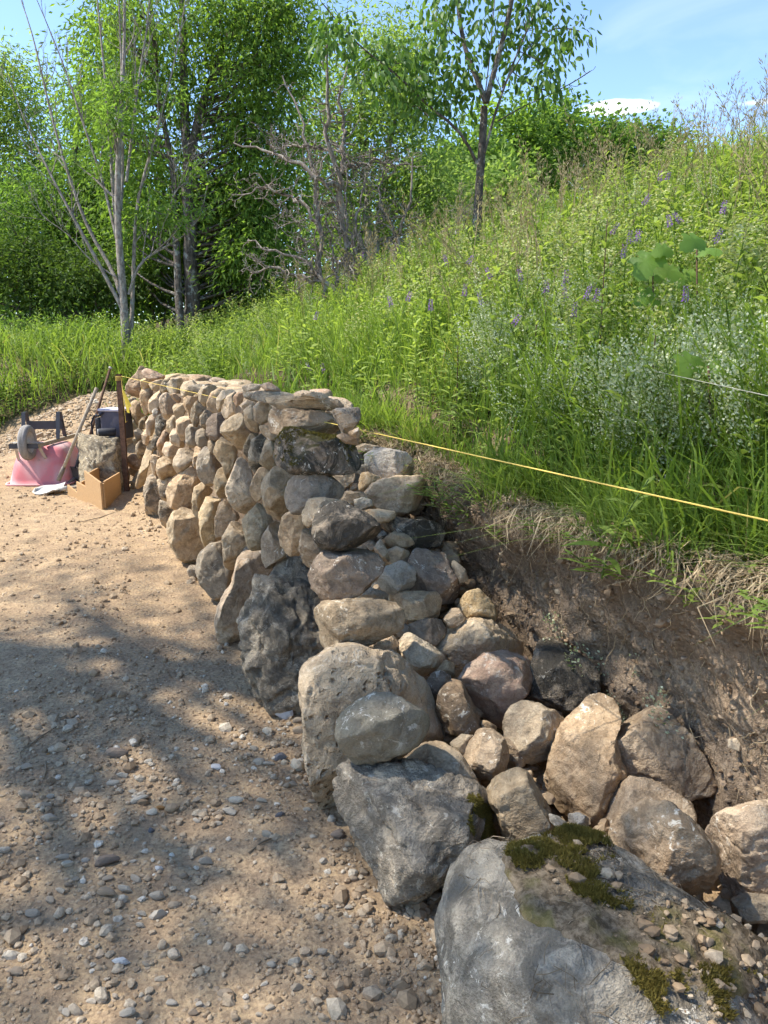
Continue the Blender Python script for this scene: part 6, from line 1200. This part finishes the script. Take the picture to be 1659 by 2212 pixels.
# T2: big dark tree with drooping narrow leaves
d2 = 16.0
b = gp(412, d2); B = lambda px, py, dep, rpx, rpy, n, rz=None: (at(px, py, dep), np.array([rpx * dep / FP, (rz or rpx * .8) * dep / FP, rpy * dep / FP]), n)
crown_tree('big dark green tree with drooping leaves and thick brown trunk', b, [([b, at(412, 500, d2), at(405, 350, d2), at(395, 150, d2 + .3), at(390, -120, d2 + .4)], .17, .05), ([gp(392, d2 - .3), at(384, 600, d2 - .2), at(380, 420, d2 + .2), at(340, 180, d2), at(320, -80, d2)], .09, .03), ([at(405, 350, d2), at(450, 180, d2), at(520, 20, d2), at(560, -100, d2)], .10, .04)],
 [B(400, 40, d2, 200, 130, 170), B(300, 260, d2 + .4, 150, 160, 120), B(520, 160, d2, 130, 170, 180), B(560, 380, d2 + .3, 95, 190, 230), B(470, 480, d2 + .8, 110, 130, 170), B(360, 470, d2 + 1.2, 140, 130, 190), B(540, 560, d2, 70, 70, 70), B(620, 60, d2, 70, 120, 100), B(240, 140, d2 + .6, 80, 100, 45)], 'tree_dark', 'bark_dark', .155, .046, 36, .27, 21, droop=.9, nbranch=.2)
# pale willows at the left edge
b = gp(-30, 24.0); crown_tree('pale green willow at the left edge under the blue gap', b, [([b, at(-30, 400, 24), at(10, 120, 24)], .22, .05)], [B(-30, 230, 24, 110, 130, 130), B(60, 330, 24.5, 70, 130, 90), B(-10, 480, 24, 130, 140, 130), B(40, 180, 24, 40, 70, 24), B(110, 420, 25, 60, 110, 70)], 'tree_light', 'bark_grey', .19, .06, 34, .4, 22, droop=.5, nbranch=.15)
b = gp(150, 19.0); crown_tree('mid green tree filling the space behind the bare grey ash', b, [([b, at(160, 450, 19), at(170, 200, 19)], .16, .05)], [B(170, 450, 19, 120, 110, 150), B(60, 500, 18.6, 110, 90, 110), B(220, 330, 19, 100, 140, 130), B(240, 560, 18.5, 90, 90, 90), B(270, 120, 19, 80, 110, 70)], 'tree_mid', 'bark_dark', .155, .05, 42, .33, 23, nbranch=.2)
# understorey bushes, their leaf colour darkened to paint in the shade beneath the trees
for k, (px, py, dep, rx, ry, n, lab) in enumerate([(40, 590, 17.0, 100, 100, 150, 'dark leafy bush at the left edge behind the grass'), (180, 620, 16.8, 90, 60, 90, 'dark low bush left of the bare grey ash'), (330, 610, 17.6, 70, 60, 70, 'dark low bush between the ash and the brown trunk'), (490, 610, 17.4, 60, 55, 60, 'dark low bush right of the brown trunk')]):
    b = gp(px, dep); crown_tree(lab, b, [([b, at(px, py, dep), at(px + 10, py - ry * .6, dep)], .05, .02), ([b + np.array([.2, 0, 0]), at(px + 30, py, dep)], .04, .015)], [B(px, py, dep, rx, ry, n)], 'bush_shade', 'bark_dark', .13, .045, 46, .3, 31 + k, 'bush', name='bush')
for k, (px, dep, h, lab) in enumerate([(30, 15.8, .5, 'pale flowering low shrub at the left edge of the grass'), (120, 15.6, .5, 'pale flowering low shrub left of the ash trunk'), (205, 15.4, .45, 'pale flowering low shrub close to the ash trunk')]):
    b = gp(px, dep); crown_tree(lab, b, [([b, b + np.array([0, 0, h])], .02, .01)], [(b + np.array([0, 0, h * .9]), np.array([.55, .4, .38]), 60)], 'tree_mid', 'bark_dark', .09, .03, 16, .14, 41 + k, 'shrub', droop=.1, name='shrub')
# light yellow green tree behind the dead shrub, and others at the back
b = gp(800, 21.0); crown_tree('light yellow green tree behind the dead shrub', b, [([b, at(790, 420, 21), at(780, 200, 21)], .14, .04), ([b, at(830, 400, 21), at(870, 150, 21)], .11, .03), ([b, at(760, 450, 21), at(720, 240, 21)], .1, .03)], [B(790, 180, 21, 130, 150, 190), B(700, 330, 21, 110, 120, 150), B(870, 330, 21, 110, 170, 190), B(930, 420, 20.5, 90, 90, 90), B(770, 470, 21.5, 150, 110, 150), B(880, 130, 21, 60, 80, 50)], 'tree_light', 'bark_grey', .16, .05, 36, .35, 24, droop=.4, nbranch=.25)
FT = [(1110, 330, 34, 80, 115, 130, 'tree_dark', 'dark broad tree behind the slope, left one at the skyline'), (1190, 300, 36, 60, 85, 100, 'tree_dark', 'dark broad tree behind the slope beside the trunk fork'), (1290, 320, 38, 60, 60, 80, 'tree_mid', 'rounded green treetop under the white cloud'), (1370, 320, 40, 55, 50, 70, 'tree_mid', 'small green treetop right of the rounded one'), (1010, 400, 32, 90, 100, 120, 'tree_mid', 'bushy green tree behind the dead shrub twigs'), (1060, 430, 26, 60, 60, 60, 'tree_light', 'light green bush low behind the forked trunk'), (1440, 330, 42, 50, 50, 50, 'tree_mid', 'far green treetop nearest the tall seed heads')]
for k, (px, py, dep, rx, ry, n, mt, lab) in enumerate(FT):
    b = gp(px, dep); crown_tree(lab, b, [([b, at(px, py, dep)], .2, .06)], [B(px, py, dep, rx, ry, n), B(px + rx * .2, py + ry * .8, dep, rx * 1.1, ry * .7, n // 2)], mt, 'bark_dark', .25, .15, 40, .55, 51 + k, droop=.3, nbranch=.15, flat=.6)
# far wood closing the view
rg = np.random.default_rng(66); N = 700; px = rg.uniform(-150, 1150, N); dep = rg.uniform(42, 52, N); top = 430 + 60 * np.sin(px / 90) + 25 * np.sin(px / 31); py = top + (760 - top) * rg.uniform(0, 1, N) ** 1.2
tips = np.array([at(a, b_, c) for a, b_, c in zip(px, py, dep)]); V, F, va = leaf_clusters(tips, 34, 1.0, .55, .3, rg, .3, .8); obj('far_wood', mesh_of('far_wood', V, F, False, va), M['tree_mid'], kind='stuff', label='far green wood closing the view behind the trees', cat='woodland')

# T4: dead thorny shrub
def deadshrub():
    rg = np.random.default_rng(17); dep = 9.5; b = gp(750, dep); t = thing('dead_shrub', 'gnarled leafless dead shrub in the weeds beyond the wall', 'shrub', tuple(b)); A = Acc()
    st = [([(700,1900),(700,1830),(700,1480),(680,1200),(650,1030),(600,900),(600,700),(610,560),(600,380)], .07, .02), ([(690,1300),(660,1100),(560,1180),(500,1090),(380,990),(280,920),(170,870),(20,830)], .05, .012), ([(560,1800),(540,1500),(520,1150),(470,800),(380,580),(320,450)], .05, .012), ([(730,1830),(560,1640),(480,1570),(430,1500),(250,1480),(100,1410)], .045, .012), ([(640,1720),(470,1630),(300,1580),(100,1570)], .04, .014), ([(560,1400),(480,1250),(330,1160),(220,1110),(50,1160)], .04, .01), ([(650,1030),(750,980),(880,930),(1080,930)], .035, .01), ([(670,1100),(690,800),(660,600),(710,420)], .05, .012), ([(620,900),(460,880),(250,880)], .03, .01), ([(950,1850),(960,1650),(1010,1400),(1080,1250),(1090,950)], .045, .012), ([(1010,1480),(930,1220),(880,1100),(920,1000)], .035, .01), ([(1310,1480),(1390,1290),(1440,1180)], .02, .006), ([(740,1750),(760,1400),(800,1100),(840,900)], .03, .008), ([(720,1800),(740,1500),(700,1250),(720,1000)], .03, .01), ([(640,1750),(620,1500),(580,1300),(600,1150)], .03, .01), ([(430,1500),(440,1400),(400,1350),(280,1380)], .02, .006)]
    for P, r0, r1 in st:
        Q = resample(px_path(c2(P), dep, .10, rg), 18); Q[1:-1] += rg.normal(size=(16, 3)) * .022; rad = np.linspace(r0, r1, 18) * .72; A.tube(Q - b, rad, 6, cap=False); twigs(A, Q - b, rad, rg, 20, .5, 1.3, .25, 1, .5, None, .15, .1)
    obj('branches', A.mesh('branches'), M['bark_dead'], t)
deadshrub()
# T5: tree with forked trunk and broad leaves on the slope
def cherry():
    rg = np.random.default_rng(27); dep = 8.5; b = gp(1026, dep); t = thing('forked_tree', 'forked tree with broad green leaves standing on the slope', 'tree', tuple(b)); A = Acc(); s = dep / FP
    br = [([(1026,590),(1030,530),(1033,470),(1040,380),(1045,300),(1050,215)], 21, 15), ([(1049,222),(1035,180),(1010,130),(997,60),(990,20),(982,-90)], 11, 7), ([(1051,222),(1062,170),(1078,120),(1095,50),(1103,0),(1115,-90)], 12, 8), ([(1030,353),(1000,300),(967,269),(926,251),(879,189),(839,164),(785,135),(748,91),(719,55),(700,40)], 7, 1.5), ([(1047,330),(1060,275),(1085,200),(1120,110),(1160,20),(1180,-40)], 6, 2.5), ([(1075,262),(1130,232),(1190,196),(1250,160),(1283,137)], 3, 1), ([(1047,212),(1056,130),(1068,0),(1072,-80)], 2.5, 2), ([(1000,90),(970,60),(940,30)], 3, 1), ([(1085,190),(1140,100),(1200,60),(1250,70)], 3.5, 1), ([(1120,110),(1170,130),(1190,170)], 2.5, 1), ([(1100,150),(1150,185),(1185,190)], 2.5, 1), ([(926,251),(900,215),(870,225)], 2, .8), ([(967,269),(975,220),(1000,190),(1015,160)], 2.5, .8), ([(839,164),(850,130),(880,120)], 2, .8), ([(1090,60),(1130,20),(1160,-20)], 3, 1)]
    for P, r0, r1 in br:
        Q = resample(px_path(P, dep, .06, rg), 14); rad = np.maximum(np.linspace(r0, r1, 14) * s * .52, .006); A.tube(Q - b, rad, 9 if r0 > 8 else 6, cap=False)
        if r0 < 8: twigs(A, Q - b, np.maximum(rad, .004), rg, 4, .3, .9, .2, 0, .25, None, .3)
    obj('trunk', A.mesh('trunk'), M['bark_dark'], t)
    cl = [(700,60),(720,40),(690,90),(750,90),(790,110),(830,130),(790,150),(850,150),(880,130),(900,170),(930,150),(960,170),(990,180),(880,200),(920,210),(950,230),(900,240),(860,230),(985,230),(1010,150),(1020,200),(930,20),(950,50),(965,80),(940,90),(975,5),(1040,70),(1060,40),(1150,20),(1160,60),(1190,80),(1220,70),(1245,75),(1130,100),(1160,120),(1180,150),(1200,130),(1140,180),(1175,195),(1110,150),(1140,-10),(1180,20),(1120,40),(810,170),(870,175),(985,130),(1020,120),(840,110),(905,125),(1000,-20),(1060,-30),(1090,90),(760,70),(700,100)]
    tips = np.array([at(x + rg.normal() * 6, y + rg.normal() * 6, dep + rg.normal() * .28) for x, y in cl]) - b; n = 44; C = np.repeat(tips, n, 0); P = C + rg.normal(size=C.shape) * np.array([.13, .13, .095]); D = unit((P - C) * 3 + rg.normal(size=P.shape) * .35 + np.array([0, 0, -.75])); m = len(P); L = rg.uniform(.055, .105, m); D = unit(D); sd = unit(np.cross(D, rg.normal(size=(m, 3)))); nn = np.cross(D, sd); V = []
    for u, ww in ((0, .08), (.25, .85), (.55, 1.0), (.82, .55), (1, .02)):
        c = P + D * (L * u)[:, None] - np.array([0, 0, 1.]) * (L * .18 * u * u)[:, None]; ox = sd * (L * .26 * ww)[:, None]; up = nn * (L * .10 * ww)[:, None]; V += [c - ox + up, c, c + ox + up]
    V = np.stack(V, 1); q = (np.arange(m) * 15)[:, None]; F = np.concatenate([q + np.array([k, k + 1, k + 4, k + 3]) for k in (0, 1, 3, 4, 6, 7, 9, 10)]); obj('crown', mesh_of('crown', V.reshape(-1, 3), F, True, np.repeat(rg.uniform(.05, .95, m), 15)), M['tree_cherry'], t)
cherry()
# shade trees out of view to the left, between the sun and the near ground
SH = Vector(to_sun); 
def shade_tree(label, base, blobs, seed, per, L=.13):
    b = np.array([base[0], base[1], 0.0]); tops = [np.asarray(q[0]) for q in blobs]; c = np.mean(tops, 0)
    crown_tree(label, b, [([b, b + np.array([.1, .1, 4.0]), (b + c) / 2 + np.array([0, 0, 2.5]), c], .16, .03)], blobs, 'tree_mid', 'bark_dark', L, .06, per, .26, seed, nbranch=.25)
def over(x, y, z, h):                          # point at height h on the sun ray through a ground point
    k = (h - z) / SH.z; return np.array([x + SH.x * k, y + SH.y * k, h])
blobs = []
for gx, gy, gz_, hgt, rx, ry, n in [(.5, 1.7, .3, 11.0, 1.3, .8, 60), (-1.0, 2.1, 0, 11.4, 1.0, .6, 50), (1.1, 2.7, .9, 11.5, 1.0, .7, 40), (-.2, 3.6, .6, 11.8, 1.0, .7, 44), (-1.7, 4.3, 0, 11.8, 1.2, .6, 40), (2.3, 3.6, 1.5, 12.0, 1.0, .6, 20), (-2.2, 5.5, 0, 12.4, 1.0, .4, 18), (-.8, 5.0, 1.0, 12.2, .7, .4, 12), (-.3, 1.1, 0, 10.6, 1.2, .4, 42), (1.0, 4.2, 1.4, 12.0, .8, .4, 12), (-1.6, 3.1, 0, 11.2, .8, .4, 18)]:
    blobs.append((over(gx, gy, gz_, hgt), np.array([rx, ry, .6]), n))
shade_tree('leafy tree out of view at left shading the near ground', (-9.5, 5.5), blobs, 88, 16)
